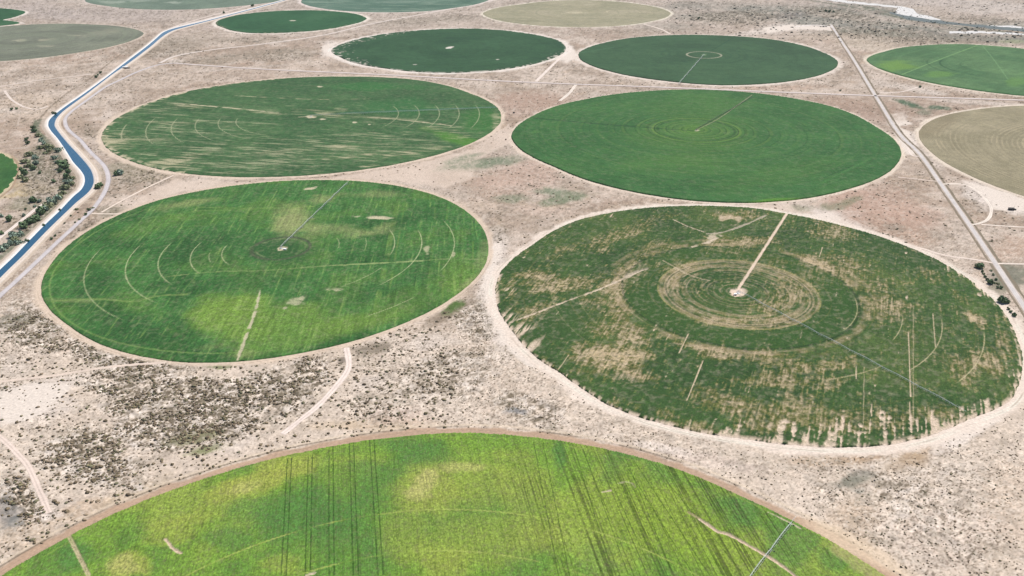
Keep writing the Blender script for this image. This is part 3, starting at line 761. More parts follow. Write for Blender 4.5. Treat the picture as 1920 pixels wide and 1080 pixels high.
field('J', 3.0, 1.6, 'small dark green crop circle beside the far bend of the canal road', alb((220,208,190)), simple((54,98,68),(60,106,74),(68,112,80),1.04,65,streak=.1,extra=extra_J), (2, 14), .3, rot=ROT, gain=(0.82, 0.82, 0.68))
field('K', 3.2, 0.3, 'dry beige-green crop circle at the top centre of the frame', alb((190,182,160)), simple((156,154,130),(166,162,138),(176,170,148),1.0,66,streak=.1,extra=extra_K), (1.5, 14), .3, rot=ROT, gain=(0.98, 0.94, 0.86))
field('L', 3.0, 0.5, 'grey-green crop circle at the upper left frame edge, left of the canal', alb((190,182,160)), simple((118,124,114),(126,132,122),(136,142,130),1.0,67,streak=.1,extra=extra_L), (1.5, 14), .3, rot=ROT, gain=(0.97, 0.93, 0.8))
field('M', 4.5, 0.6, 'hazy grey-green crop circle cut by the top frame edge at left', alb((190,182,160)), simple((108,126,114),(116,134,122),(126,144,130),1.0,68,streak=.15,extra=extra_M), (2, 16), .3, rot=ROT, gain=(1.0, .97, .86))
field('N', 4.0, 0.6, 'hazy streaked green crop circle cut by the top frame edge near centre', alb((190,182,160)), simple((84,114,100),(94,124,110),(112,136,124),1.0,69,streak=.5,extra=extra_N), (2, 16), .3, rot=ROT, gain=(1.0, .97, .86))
field('P', 4.0, 1.6, 'sliver of dark green crop circle at the far upper left frame edge', alb((220,208,190)), simple((54,98,68),(60,106,74),(68,112,80),1.04,70,streak=.1), (2, 14), .3, rot=ROT, gain=(0.82, 0.82, 0.68))
field('Q', 1.8, 1.2, 'green crop circle at the left frame edge beside the thicket of trees', alb((214,206,180)), simple((64,108,64),(74,118,70),(88,128,76),1.04,71,dirpx=((0,320),(30,300)),streak=.3,extra=extra_Q), (5, 7), .35, rot=ROT, gain=(0.76, 0.78, 0.62))
# ------------------------------------------------------------------ tracks, roads, canal: surveyed lines
ASPHALT = [(1558,46),(1577,76),(1600,111),(1648,190),(1690,255),(1722,286),(1765,346),(1820,425),(1865,492),(1897,540),(1935,598),(1990,690)]
CANAL_ROAD = [(-40,595),(5,550),(25,532),(75,485),(110,452),(150,415),(175,391),(193,366),(202,345),(203,330),(196,312),(185,300),(165,280),(150,262),(130,245),(123,233),(123,222),(133,210),(160,190),(200,162),(225,150),(262,133),(300,121),(325,118.5)]
MID_ROAD = [(325,118.5),(480,129),(705,139.5),(960,153),(1080,158),(1247,164),(1440,172),(1640,179.5),(1920,188),(2100,194)]
TRACKS = [   # (points, half width m, colour, alpha)
 ([(-30,722),(0,716),(60,709),(110,703),(190,690),(260,683),(310,680)], 1.7, (228,208,190)),
 ([(650,652),(653,690),(640,712),(625,730),(600,757),(560,790),(530,814)], 2.6, (238,220,206)),
 ([(-20,808),(0,820),(20,838),(50,870),(65,900),(76,925),(85,945),(92,962)], 2.2, (232,212,196)),
 ([(172,400),(200,401),(235,401)], 1.5, (238,220,202)),
 ([(190,398),(240,370),(290,345),(325,329)], 1.5, (236,218,200)),
 ([(1005,153),(1030,128),(1057,102)], 3.2, (238,222,208)),
 ([(1080,158),(1068,174),(1050,189)], 3.0, (240,224,208)),
 ([(1650,174),(1690,172),(1722,163)], 2.0, (232,216,202)),
 ([(1765,345),(1808,346),(1830,357),(1856,385),(1858,400),(1850,413),(1835,419),(1820,422)], 2.0, (240,224,208)),
 ([(1840,421),(1920,426),(2000,430)], 1.6, (238,222,206)),
 ([(1868,494),(1920,495),(2000,497)], 1.7, (238,222,206)),
 ([(1862,493),(1830,487),(1780,480),(1757,475),(1730,466),(1690,459)], 1.7, (234,216,200)),
 ([(-20,165),(0,162),(60,152),(110,146),(170,139)], 2.6, (226,210,196)),
 ([(8,170),(22,187),(36,196),(47,201),(70,205),(90,199)], 2.2, (230,214,200)),
 ([(47,201),(36,222),(33,236)], 1.6, (196,178,160)),
 ([(-20,462),(0,445),(20,430),(70,390),(88,378)], 2.6, (236,220,208)),
 ([(-20,385),(0,370),(20,354),(30,336),(34,310),(22,292)], 1.7, (176,152,126)),
 ([(1206,45),(1240,55),(1257,64)], 3.0, (228,212,196)),
 ([(300,118),(330,105),(400,93),(480,84),(605,66),(690,46),(800,25),(905,5),(980,-10)], 4.0, (226,212,200)),
 ([(1440,66),(1510,66),(1575,66)], 2.2, (140,124,112)),
 ([(1490,50),(1530,47),(1562,51)], 5.0, (238,226,216)),
 ([(322,53),(400,33.5),(480,14),(545,-2)], 9.0, (232,218,206)),
 ([(300,62),(330,49),(400,28),(440,18),(480,8),(520,-4)], 4.0, (222,206,192)),
 ([(1700,275),(1712,292),(1722,293)], 1.8, (236,220,206)),
 ([(1684,332),(1720,336),(1757,340)], 1.5, (226,206,190)),
]
WL = [(-60,566),(0,506),(28,480),(52,454.6),(83,423),(112,396),(138,368),(151,358),(157,349),(159.5,340),(158,329.4),(150,318),(137.4,305),(127,288),(118,274),(107.6,259.4),(97,248),(90,237),(91,228),(95,222),(105,213),(128,196),(155,178),(200,145),(232,120),(277,86),(292,73),(305,61),(322,54),(385,39.5),(430,28),(480,14.5),(545,-3)]
WR = [(-44,566),(16,506),(43,480),(65,457),(91,430),(117,405),(143,380),(162,365),(171,355),(176,343.7),(175.6,333),(171,319),(161,306),(145,288),(131,273.5),(116,256),(106,243),(102,236),(103,229),(106,222),(117,210),(140,193),(165,175),(210,140),(240,120),(285,86),(298,74),(310,65),(325,57),(387,41),(431,29.6),(481,16),(546,-2)]

lines_xy = [(spline(GP(ASPHALT), 15), 4.6), (spline(GP(CANAL_ROAD), 15), 4.0), (spline(GP(MID_ROAD), 25), 3.4)]
for t in TRACKS: lines_xy.append((spline(GP(t[0]), 15), t[1]))
wl, wr = spline(GP(WL), 14.0), spline(GP(WR), 14.0)
def resample(P, n):
    s = np.concatenate([[0], np.cumsum(np.hypot(*np.diff(P, axis=0).T))])
    t = np.linspace(0, s[-1], n)
    return np.stack([np.interp(t, s, P[:, 0]), np.interp(t, s, P[:, 1])], 1)
# match the two water edges station by station
def stations(A, B, m=9):
    L, Rr = [], []
    for i in range(len(A) - 1):
        for j in range(m):
            t = j / m; L.append(A[i] * (1 - t) + A[i + 1] * t); Rr.append(B[i] * (1 - t) + B[i + 1] * t)
    L.append(A[-1]); Rr.append(B[-1])
    L, Rr = np.array(L), np.array(Rr)
    k = np.array([1, 2, 3, 4, 5, 4, 3, 2, 1.]); k /= k.sum()
    f = lambda P: np.stack([np.convolve(np.pad(P[:, q], 4, 'edge'), k, 'valid') for q in (0, 1)], 1)
    return f(L), f(Rr)
wl, wr = stations(GP(WL), GP(WR))
canal_mid = (wl + wr) / 2
lines_xy.append((canal_mid, 24.0))

def clear_dist(X, Y, reach=30.0):
    """distance to the nearest track edge or field edge (negative inside)"""
    D = np.full(X.shape, 1e3, np.float32)
    for P, w in lines_xy:
        D = np.minimum(D, dist_poly(X, Y, P, reach + w) - w)
    return D

HALO = {'A': (9, (194,164,140), 4), 'B': (7, (224,203,183), 6), 'C': (11, (245,228,214), 8), 'D': (6, (235,216,199), 5), 'E': (9, (228,208,189), 7), 'F': (14, (245,232,222), 12),
        'G': (12, (237,222,210), 10), 'H': (9, (232,218,199), 5), 'I': (8, (237,220,203), 5), 'J': (13, (241,228,216), 8), 'K': (9, (237,226,208), 6), 'L': (7, (216,199,183), 6),
        'M': (9, (214,199,189), 8), 'N': (12, (230,216,208), 10), 'P': (12, (235,222,212), 8), 'Q': (7, (214,197,166), 6)}
# vegetation density blobs: px,py,rx,ry,ang,strength
VEG = [(1750,950,220,120,0,.5),(850,700,170,80,0,.6),(420,760,150,70,0,1.0),(260,690,120,40,0,.85),(540,740,70,50,0,.9),(350,745,190,60,4,1.0),(180,660,120,36,-8,.8),(60,610,70,60,-20,.8),(480,730,110,46,0,.9),(150,850,130,60,-20,.85),(300,800,150,50,6,.9),(420,815,70,20,10,.7),(40,930,60,60,0,.8),(580,700,60,44,0,.7),(230,730,90,30,0,.7),
       (820,720,160,70,0,.5),(900,600,60,70,0,.62),(980,760,120,50,-25,.6),(700,760,120,40,0,.5),(560,770,90,30,10,.5),(930,430,40,26,0,.6),(920,400,80,16,8,.5),(870,300,90,14,8,.55),(1050,370,80,14,5,.5),
       (1700,930,110,70,0,.55),(1640,880,90,26,10,.5),(1800,880,90,60,0,.4),(1830,1010,100,70,0,.45),(1560,930,70,40,-20,.45),(1300,850,120,20,-8,.35),(1420,870,100,20,-10,.35),
       (1650,430,110,40,-20,.5),(1720,330,30,40,-40,.4),(1820,385,40,26,-30,.5),(1880,460,60,26,0,.5),(250,335,70,30,10,.7),(200,390,30,20,0,.6),(100,330,60,80,0,.9),(60,420,60,40,0,.7),(160,430,50,26,45,.6),(120,500,60,20,45,.6),(30,575,40,30,0,.6),
       (300,90,110,20,4,.7),(420,110,120,16,4,.6),(540,100,90,16,6,.7),(470,75,100,10,0,.6),(170,250,30,30,-40,.6),(200,110,100,14,14,.4),(60,225,60,16,0,.4),(760,40,110,10,4,.6),(860,32,60,8,4,.6),(1180,58,160,10,0,.6),
       (1400,30,140,22,0,.8),(1560,25,120,16,-8,.8),(1700,70,200,16,-5,.8),(1600,120,30,40,-40,.4),(1480,62,60,4,0,.2),(1830,35,120,14,-4,.6),(1080,125,60,14,0,.4),(1000,175,80,12,0,.35),(1640,210,40,20,0,.4),(1760,210,60,14,-6,.4),(1010,345,50,30,0,.4)]

def paint_ground(X, Y):
    P = Paint(X, Y, alb((202, 183, 168)))
    n1, n2, n3 = fbm(X, Y, 260, 4, 101), fbm(X, Y, 60, 4, 102), fbm(X, Y, 18, 3, 103)
    P.mix(alb((186,162,144)), sst(.42, .7, n1))
    P.mix(alb((226,208,194)), sst(.45, .68, n2) * .8)
    P.mix(alb((172,152,134)), sst(.5, .3, n2) * .55)
    P.mix(alb((214,190,166)), sst(.55, .8, n3) * .4)
    near = sst(1100, 800, Y)
    P.mix(alb((236,218,201)), near * .7)
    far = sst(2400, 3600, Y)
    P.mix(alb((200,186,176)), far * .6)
    # broad soil patches
    for b in [(1640,400,120,50,-15,(200,166,148),.75),(1590,390,60,30,0,(190,162,146),.5),(1700,440,60,24,-20,(206,172,150),.6),(1890,465,50,24,0,(206,176,156),.6),(1000,195,90,22,0,(198,168,152),.6),(1620,205,80,26,-10,(178,150,134),.8),
              (1560,190,90,12,-4,(186,160,142),.7),(1760,200,110,20,-5,(180,156,138),.7),(1690,225,40,24,-30,(172,146,130),.6),(990,330,70,30,10,(206,176,160),.7),(930,340,60,20,10,(206,178,160),.5),(1460,165,100,6,0,(206,176,156),.6),(60,205,80,30,0,(226,204,184),.6),
              (560,140,200,10,4,(212,190,174),.5),(330,150,160,14,6,(206,186,170),.6),(180,575,70,40,-30,(206,178,156),.8),(120,620,40,40,-30,(206,180,160),.5),(300,320,90,18,5,(206,184,160),.5),(230,440,50,24,45,(196,166,146),.6),
              (770,320,120,18,8,(222,202,186),.7),(880,385,70,12,-8,(224,202,184),.7),(1010,395,90,10,-3,(222,198,182),.6),(1190,365,80,10,0,(220,200,184),.7),(1640,850,80,14,15,(176,146,116),.75),(1560,860,100,12,4,(206,178,150),.6),(1720,850,40,16,20,(186,158,128),.6),
              (160,955,70,16,20,(208,184,160),.8),(250,920,70,14,22,(206,186,160),.6),(60,1000,70,30,25,(212,190,168),.7),(720,795,120,12,2,(222,198,170),.7),(740,780,60,20,0,(226,200,186),.5),(1890,950,90,90,0,(222,200,180),.6),(1780,1000,120,60,0,(222,202,188),.5),(1600,980,60,40,-30,(206,180,154),.5),
              (1300,860,160,16,-8,(226,206,194),.6),(330,60,60,10,10,(206,186,172),.5),(200,25,160,16,0,(194,180,174),.6),(60,20,90,16,0,(196,182,176),.6),(430,40,40,6,14,(220,202,194),.7),(1700,5,200,6,0,(206,194,188),.5),(1860,14,110,14,0,(214,202,194),.7),(1640,80,70,14,-6,(206,190,172),.7)]:
        P.blob(*b[:5], col=alb(b[5]), a=b[6], rag=.6, seed=3)
    # pale bare sand
    for b in [(60,750,70,34,-4,.95),(20,770,50,30,0,.9),(110,720,60,14,8,.7),(20,690,40,20,0,.4),(925,490,26,60,-8,.95),(915,560,20,50,-8,.85),(930,620,22,50,20,.8),(1840,366,44,22,-28,1),(1888,388,50,14,-22,1),(1740,295,40,12,-40,.5),(1706,268,18,22,-30,.95),(1682,225,14,22,-45,.9),(1696,218,10,4,0,.8),
              (1490,50,60,8,2,.8),(1440,55,60,6,10,.6),(1560,395,60,10,-8,.5),(1570,410,60,10,-18,.9),(1610,424,40,8,-20,.6),(1680,460,40,7,-22,.5),(1790,825,60,16,30,.95),(1850,780,30,14,40,.8),(1060,100,14,18,-30,.8),(620,88,16,18,20,.9),(610,100,14,8,0,.8),(1120,180,30,6,0,.4),
              (1830,192,120,5,-4,.6),(1720,167,60,7,-8,.7),(1655,158,40,10,0,.4),(180,322,14,12,0,.3),(65,310,20,14,0,.4),(100,350,30,22,0,.5),(250,915,20,7,0,.7),(260,914,10,6,0,.8),(440,830,60,16,12,.4),(90,965,26,12,0,.8),(810,640,40,14,10,.5),(700,715,40,16,10,.5),
              (1240,840,60,10,-14,.7),(1480,48,40,5,4,.8),(1430,60,40,5,0,.5),(10,208,40,5,0,.5),(310,100,30,4,20,.4),(455,128,80,3,4,.5),(330,115,20,4,0,.7),(200,215,14,8,40,.3)]:
        P.blob(*b[:5], col=alb((236,222,212)), a=b[5], rag=.5, seed=23)
    veg = .16 + .30 * fbm(X, Y, 120, 3, 130)
    for b in VEG:
        i, m = P.blobmask(*b[:5], rag=.55, soft=.8, seed=44); veg[i] = np.maximum(veg[i], m * b[5])
    vn = fbm(X, Y, 9, 4, 131)
    veg2 = np.clip(veg * (.4 + 1.2 * sst(.3, .7, vn)), 0, 1)
    nz = sst(1300, 1100, Y)
    cl = fbm(X * .82 + Y * .3, Y * .95 - X * .3, 7.5, 4, 147)
    dcl = (G(120, 720) - G(60, 742)); dcl /= np.hypot(*dcl)
    cl = cl * .5 + aniso(X, Y, dcl, 9.0, 3.4, 3, 157) * .5
    P.mix(alb((118,106,88)), sst(.475, .55, cl + (veg - .8) * .25) * sst(.38, .6, veg) * nz * .95)
    P.mix(alb((246,232,220)), sst(.485, .42, cl) * sst(.35, .6, veg) * nz * .98)
    P.mix(alb((124,109,92)), sst(.60, .72, vnoise(X / 1.35, Y / 1.35, 148)) * sst(.14, .45, veg) * nz * .85)
    P.mix(alb((244,228,212)), sst(.40, .24, vnoise(X / 1.9, Y / 1.9, 149)) * sst(.14, .4, veg) * nz * .75)
    P.mix(alb((150,138,120)), veg2 * sst(.4, .6, vnoise(X / 3.5, Y / 3.5, 140)) * .45)
    P.mix(alb((134,124,106)), veg2 * sst(.5, .75, fbm(X, Y, 22, 3, 143)) * .4)
    # damp green ground cover
    for b in [(1895,520,40,26,0,(128,128,112),.9),(1870,540,16,24,-40,(140,136,116),.6),(1060,372,44,10,8,(140,146,120),.8),(1040,360,30,6,0,(128,142,116),.6),(900,308,70,9,8,(132,142,118),.8),(860,300,40,6,14,(124,140,112),.6),(960,372,30,8,0,(140,146,124),.5),
              (1705,195,26,5,-18,(92,112,88),.95),(1760,202,24,4,-2,(96,116,92),.9),(1735,210,16,6,0,(110,124,102),.6),(1590,380,26,7,20,(100,124,92),.8),(1560,388,22,7,0,(120,134,106),.7),(1505,390,30,6,0,(150,150,126),.6),(1680,428,30,8,-5,(150,144,130),.8),
              (850,575,24,10,30,(92,118,62),.95),(690,655,40,12,8,(134,122,106),.8),(840,590,60,8,25,(140,124,106),.7),(380,820,60,12,10,(140,138,100),.8),(385,845,30,8,10,(146,150,106),.7),(640,675,10,8,0,(120,108,98),.7),(1595,900,36,12,15,(132,130,118),.7),(1610,920,12,6,0,(120,124,116),.6),
              (970,770,30,6,-5,(128,130,134),.7),(200,1000,30,6,25,(130,124,100),.4),(15,960,30,30,0,(136,134,132),.7),(30,980,20,12,0,(130,132,130),.6),(410,688,26,5,0,(104,118,64),.8),(25,600,40,14,0,(128,124,108),.6),(60,330,36,50,0,(142,138,122),.6),(70,305,16,30,-10,(112,120,96),.6),
              (50,380,40,14,5,(150,146,122),.7),(60,360,60,8,8,(206,184,140),.7),(50,345,40,10,0,(200,176,140),.6),(95,345,40,30,0,(190,178,164),.4),(110,300,14,50,-35,(120,124,100),.6),(125,345,12,30,0,(112,122,100),.6),(240,310,60,14,8,(150,142,120),.7),(210,400,26,12,0,(150,142,122),.5)]:
        P.blob(*b[:5], col=alb(b[5]), a=b[6], rag=.75, seed=53)
    for ln, w, c, a in [([(-20,492),(20,468),(45,440),(75,412),(105,382),(122,352)], 8, (116,122,100), .85), ([(122,352),(126,330),(122,305),(108,285),(92,270),(78,255),(66,240),(72,225)], 7, (108,116,92), .9),
                       ([(72,225),(95,200),(130,172),(165,150),(200,122),(240,92)], 3.0, (140,124,106), .8), ([(130,395),(80,445),(40,490)], 3, (196,182,160), .4)]:
        P.line(ln, w, alb(c), a, rag=.6)
    # river valley at the top right
    rv = np.zeros(len(X), np.float32)
    for b in [(1450,22,170,14,-4,.9),(1560,40,160,12,-4,.9),(1720,60,200,16,-5,.95),(1880,72,120,10,0,.9),(1340,30,100,12,0,.7),(1300,12,80,10,0,.6),(1600,12,80,8,0,.6),(1690,26,90,14,-10,.7),(1850,48,90,12,0,.8),(1640,58,120,10,0,.8),(1250,50,70,8,0,.5)]:
        i, m = P.blobmask(*b[:5], rag=.6, soft=.7, seed=71); rv[i] = np.maximum(rv[i], m * b[5])
    dv = (G(1800, 60) - G(1500, 30)); dv /= np.hypot(*dv)
    sr = aniso(X, Y, dv, 160, 26, 3, 75)
    P.mix(alb((128,130,120)), rv * sst(.2, .5, sr) * .95)
    P.mix(alb((200,190,178)), rv * sst(.62, .82, sr) * .8)
    P.mix(alb((104,114,108)), rv * sst(.42, .2, sr) * .7)
    for dy, w in ((-1.5, 16), (3.5, 14)):
        P.line([(1480,-8+dy),(1560,3+dy),(1640,18+dy),(1700,32+dy),(1760,42+dy),(1860,54+dy),(1960,64+dy)], w, alb((98,108,88)), .8, rag=.9, gap=.35)
    P.blob(1575, 22, 60, 8, -8, col=alb((112,120,110)), a=.7, rag=.5)
    P.blob(1470, 30, 40, 7, 4, col=alb((128,124,120)), a=.8, rag=.5)
    P.blob(1640, 62, 90, 5, -3, col=alb((120,128,116)), a=.7, rag=.6)
    P.blob(1560, 68, 100, 6, 0, col=alb((200,182,164)), a=.7, rag=.5)
    P.blob(1900, 78, 30, 4, 0, col=alb((156,160,124)), a=.7, rag=.5)
    # grain: small tufts and stones
    g1 = vnoise(X / 1.7, Y / 1.7, 150); g2 = vnoise(X / 4.2, Y / 4.2, 151); g3 = vnoise(X / 10.0, Y / 8.0, 152)
    amp = .10 + .32 * veg
    P.rgb *= (1 + amp * ((g1 - .5) * 1.1 + (g2 - .5) * 1.2 + (g3 - .5) * 1.0))[:, None]
    mid = sst(1100, 2000, Y)
    P.mix(alb((120,112,98)), sst(.66, .8, vnoise(X / 5.0, Y / 5.0, 160)) * veg * mid * .8)
    P.mix(alb((232,218,206)), sst(.70, .84, vnoise(X / 7.0, Y / 7.0, 161)) * veg * .5)
    def grain(s, seed): return vnoise(X / (2.0 * s), Y / (3.6 * s), seed) * .5 + vnoise(X / (4.2 * s) + Y / (30 * s), Y / (6.5 * s), seed + 1) * .5
    w1, w2 = sst(1500, 2100, Y), sst(2300, 3200, Y)
    gr_ = grain(1.0, 190) * (1 - w1) + (grain(1.7, 192) * (1 - w2) + grain(2.8, 194) * w2) * w1
    P.rgb *= (1 + (gr_ - .5) * (.18 + .5 * veg) * sst(900, 1200, Y))[:, None]
    midz = sst(950, 1250, Y)
    P.mix(alb((160,147,130)), sst(.3, .75, veg) * .5 * midz)
    P.mix(alb((112,102,88)), sst(.55, .70, gr_) * np.clip(.05 + 1.2 * veg, 0, .9) * midz)
    P.mix(alb((226,210,196)), sst(.40, .28, gr_) * np.clip(.25 + .5 * veg, 0, .6) * midz)
    pale = alb((244,230,218))
    for pts in ([(330,337),(470,341),(620,333),(760,312),(880,282),(955,232),(962,262),(900,300),(880,340),(830,352),(740,338),(600,336),(440,345),(330,362),(250,392),(220,398),(280,360)], [(1330,383),(1420,386),(1480,382),(1500,398),(1420,392),(1320,386)]):
        ip, mp = P.poly(pts, alb((232,212,196)), .6, 6.0); veg[ip] *= 1 - .6 * mp
    for pts in ([(1806,339),(1835,346),(1880,358),(1925,374),(1925,396),(1864,394),(1852,376),(1832,357)],
                [(905,470),(938,452),(930,520),(930,580),(962,640),(1010,690),(985,690),(940,640),(918,590),(906,540)],
                [(1668,215),(1690,212),(1712,232),(1690,236),(1712,262),(1722,290),(1700,290),(1684,268)],
                [(1470,404),(1560,398),(1600,420),(1660,446),(1600,436),(1520,418)],
                [(1430,52),(1480,46),(1562,50),(1568,58),(1500,54),(1440,62)],
                [(600,88),(640,76),(620,88),(616,98),(640,112),(612,104)],
                [(0,735),(50,722),(120,716),(130,728),(100,760),(60,785),(0,800)],
                [(1770,826),(1850,772),(1890,752),(1880,775),(1850,800),(1800,832)],
                [(1050,88),(1078,92),(1084,110),(1060,118),(1048,108)]):
        ip, mp = P.poly(pts, pale * (.95 + .1 * fbm(X, Y, 30, 2, 180)[0]), .92, 5.0 if pts[0][1] > 300 else 7.0)
        veg[ip] *= 1 - .85 * mp
    for b in [(1060,372,48,10,8,(132,142,114),.75),(1035,358,34,7,0,(124,140,112),.6),(900,306,80,10,8,(130,142,116),.7),(865,298,44,6,14,(120,138,108),.6),(960,372,34,8,0,(138,146,120),.55),(1590,378,26,7,20,(96,122,88),.7),(1555,388,26,7,0,(116,132,104),.6),
              (1705,195,26,5,-18,(88,110,84),.9),(1760,202,24,4,-2,(92,114,88),.8),(850,575,24,10,30,(88,116,58),.9),(1720,860,50,14,18,(176,150,120),.6),(1600,905,34,10,15,(128,128,114),.6),(385,842,40,8,10,(138,142,98),.6),(240,322,70,16,6,(148,138,116),.6),(215,395,40,14,0,(140,132,110),.5),(170,430,40,14,45,(142,128,112),.5),
              (1000,190,90,18,0,(184,156,138),.6),(1640,205,70,22,-10,(166,142,124),.6),(480,100,120,16,6,(164,152,136),.5),(340,80,90,16,8,(166,152,136),.5),(800,40,100,8,4,(168,156,142),.5),(1200,60,120,8,0,(170,152,136),.5),(930,340,60,12,6,(204,176,160),.5),(1650,400,120,40,-18,(200,166,148),.45),(1890,465,50,22,0,(198,168,148),.5)]:
        P.blob(*b[:5], col=alb(b[5]), a=b[6], rag=.8, soft=.7, seed=83, grain=.45 + .55 * sst(.35, .6, gr_) if b[1] < 600 else None)
    # headlands round the fields
    sdm = np.full(len(X), 1e4, np.float32)
    for k, (w, c, soft) in HALO.items():
        o = OL[k]
        idx = np.nonzero((abs(X - o.c[0]) < o.f.max() + 60) & (abs(Y - o.c[1]) < o.f.max() + 60))[0]
        if not len(idx): continue
        sd = o.signed(X[idx], Y[idx]); sdm[idx] = np.minimum(sdm[idx], sd)
        nn = (fbm(X[idx], Y[idx], 14, 3, 170) - .5) * soft * 1.9 + (fbm(X[idx], Y[idx], 70, 2, 175) - .5) * soft * 1.6
        m = 1 - sst(w - soft * .4, w + soft * .8, sd + nn)
        cc = alb(c) * (0.93 + 0.14 * fbm(X[idx], Y[idx], 5, 2, 171))[:, None]
        P.rgb[idx] += (cc - P.rgb[idx]) * (m * .92)[:, None]
        for q, wd in ((w * .45, 1.0), (w * .45 + 2.6, 1.0)):
            rm = (1 - sst(wd * .4, wd * 1.2, abs(sd - q))) * sst(.35, .6, fbm(X[idx], Y[idx], 30, 2, 172))
            P.mix(alb(np.minimum(np.array(c) * 1.07, 246)), rm * .6, idx)
        rm = (1 - sst(.4, 1.1, abs(sd - w * .45 - 1.3))) * sst(.4, .65, fbm(X[idx], Y[idx], 26, 2, 174)); P.mix(alb((168,148,128)), rm * .45, idx)
        if k == 'A':
            rm = (1 - sst(.6, 1.6, abs(sd - 11.5))) * sst(.3, .6, fbm(X[idx], Y[idx], 18, 2, 173)); P.mix(alb((118,104,84)), rm * .7, idx)
            rm = (1 - sst(.6, 2.2, abs(sd - 14.5))); P.mix(alb((230,210,186)), rm * .6, idx)
    P.blob(1600, 1022, 150, 20, -28, col=alb((236,212,184)), a=.65, rag=.4)
    P.rgb *= np.array([.955, .945, .905], np.float32)
    P.veg, P.sdm = veg, sdm
    return P

# ---- the ground sheet: rows and columns get wider with distance
vpx = np.arange(1122, -46, -1.65)
yy = G(np.full(len(vpx), 960.0), vpx)[:, 1]
yy = np.concatenate([[-15000, -3000, -500, 0, 250, 400, 460], yy[yy > 480], [yy[-1] * 1.1, 5000, 7000, 10000, 16000]])
ss = np.concatenate([[-20, -6, -2.5, -1.4, -1.0], np.arange(-.84, .8401, .00118), [1.0, 1.4, 2.5, 6, 20]])
S_, Y_ = np.meshgrid(ss, yy)
X_ = np.clip(S_ * np.maximum(Y_, 430), -18000, 18000)
nr, nc = S_.shape
gx, gy = X_.ravel(), Y_.ravel()
GPAINT = paint_ground(gx, gy)
clr = np.minimum(clear_dist(gx, gy), GPAINT.sdm - 8)
rel = sst(2, 14, clr) * sst(1500, 900, gy) * (gy > 480) * (abs(gx) < 1200)
gz = ((fbm(gx, gy, 6, 3, 200) - .5) * 1.5 * (.35 + GPAINT.veg) * rel).astype(np.float32)
jj, ii = np.meshgrid(np.arange(nr - 1), np.arange(nc - 1), indexing='ij')
a = (jj * nc + ii).ravel()
gf = np.stack([a, a + 1, a + nc + 1, a + nc], 1)
ground = struct(np_mesh('ground', np.stack([gx, gy, gz], 1), gf, vmat('desert ground', 0.35, 0.16), GPAINT.rgb), 'pale pinkish desert sand dotted with scrub')
GVEG = GPAINT.veg.reshape(nr, nc)

# ---- ribbons
def ribbon(name, pts, hw, col, z=0.1, prof=None, rag=.18, ground_pts=False, label=None, seed=0, step=4.0, cols=None, edge=None):
    P = spline(pts if ground_pts else GP(pts), step)
    T = np.gradient(P, axis=0); T /= np.hypot(T[:, 0], T[:, 1])[:, None]
    N = np.stack([T[:, 1], -T[:, 0]], 1)
    offs = np.array([-1, -.62, -.36, -.12, .12, .36, .62, 1.0])
    V, K = [], []
    for j, o in enumerate(offs):
        w = hw * (1 + (fbm(P[:, 0] + 50 * np.sign(o), P[:, 1], 14, 3, seed) - .5) * 2 * rag)
        q = P + N * (o * w)[:, None]
        V.append(np.c_[q, np.full(len(q), z if abs(o) < 1 else z * .6)])
        c = np.asarray(cols[j] if cols else col, float)
        K.append(alb(c)[None, :] * (0.86 + .28 * fbm(q[:, 0], q[:, 1], 9, 3, seed + 3))[:, None])
    V, K = np.stack(V, 1), np.stack(K, 1)
    n, m = V.shape[:2]
    jj, ii = np.meshgrid(np.arange(n - 1), np.arange(m - 1), indexing='ij')
    a = (jj * m + ii).ravel()
    Fq = np.stack([a, a + 1, a + m + 1, a + m], 1)
    return struct(np_mesh(name, V.reshape(-1, 3), Fq, vmat('track surface', .5, .12), K.reshape(-1, 3)), label)

gr = (204,197,192)
ribbon('asphalt_road', ASPHALT, 4.5, gr, .16, label='straight grey asphalt road running away at the right', rag=.05, cols=[(180,164,148),(224,213,204),(212,204,198),(218,210,204),(218,210,204),(212,204,198),(224,213,204),(180,164,148)], seed=1)
ribbon('canal_road', CANAL_ROAD, 4.6, (214,204,202), .16, label='grey gravel service road following the canal', rag=.1, cols=[(206,190,176),(206,196,194),(216,208,206),(212,204,202),(212,204,202),(216,208,206),(206,196,194),(150,136,122)], seed=2)
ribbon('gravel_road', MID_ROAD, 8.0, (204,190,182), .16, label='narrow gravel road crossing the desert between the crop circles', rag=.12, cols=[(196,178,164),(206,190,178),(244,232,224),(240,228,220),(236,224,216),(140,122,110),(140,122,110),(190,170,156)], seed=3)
for n_, (pts, hw, c) in enumerate(TRACKS):
    c = tuple(np.minimum(np.array(c) * 1.05, 250)); dk = tuple(np.array(c) * .92)
    ribbon('dirt_track', pts, hw * 1.3, c, .09 + .004 * n_, label='pale dirt track across the sand', rag=.28, cols=[dk, c, c, dk, dk, c, c, dk], seed=10 + n_)
# drains and verges beside the asphalt road
def offset(pts, d, step=15):
    P = spline(GP(pts), step); T = np.gradient(P, axis=0); T /= np.hypot(T[:, 0], T[:, 1])[:, None]
    return P + np.stack([T[:, 1], -T[:, 0]], 1) * d
ribbon('road_verge', offset(ASPHALT, -7.2)[::2], 2.0, (140,128,108), .07, ground_pts=True, label='weedy strip along the asphalt road', rag=.7, seed=40)
ribbon('road_verge', offset(ASPHALT, 7.0)[::2], 1.6, (146,132,112), .07, ground_pts=True, label='weedy strip along the asphalt road', rag=.7, seed=41)

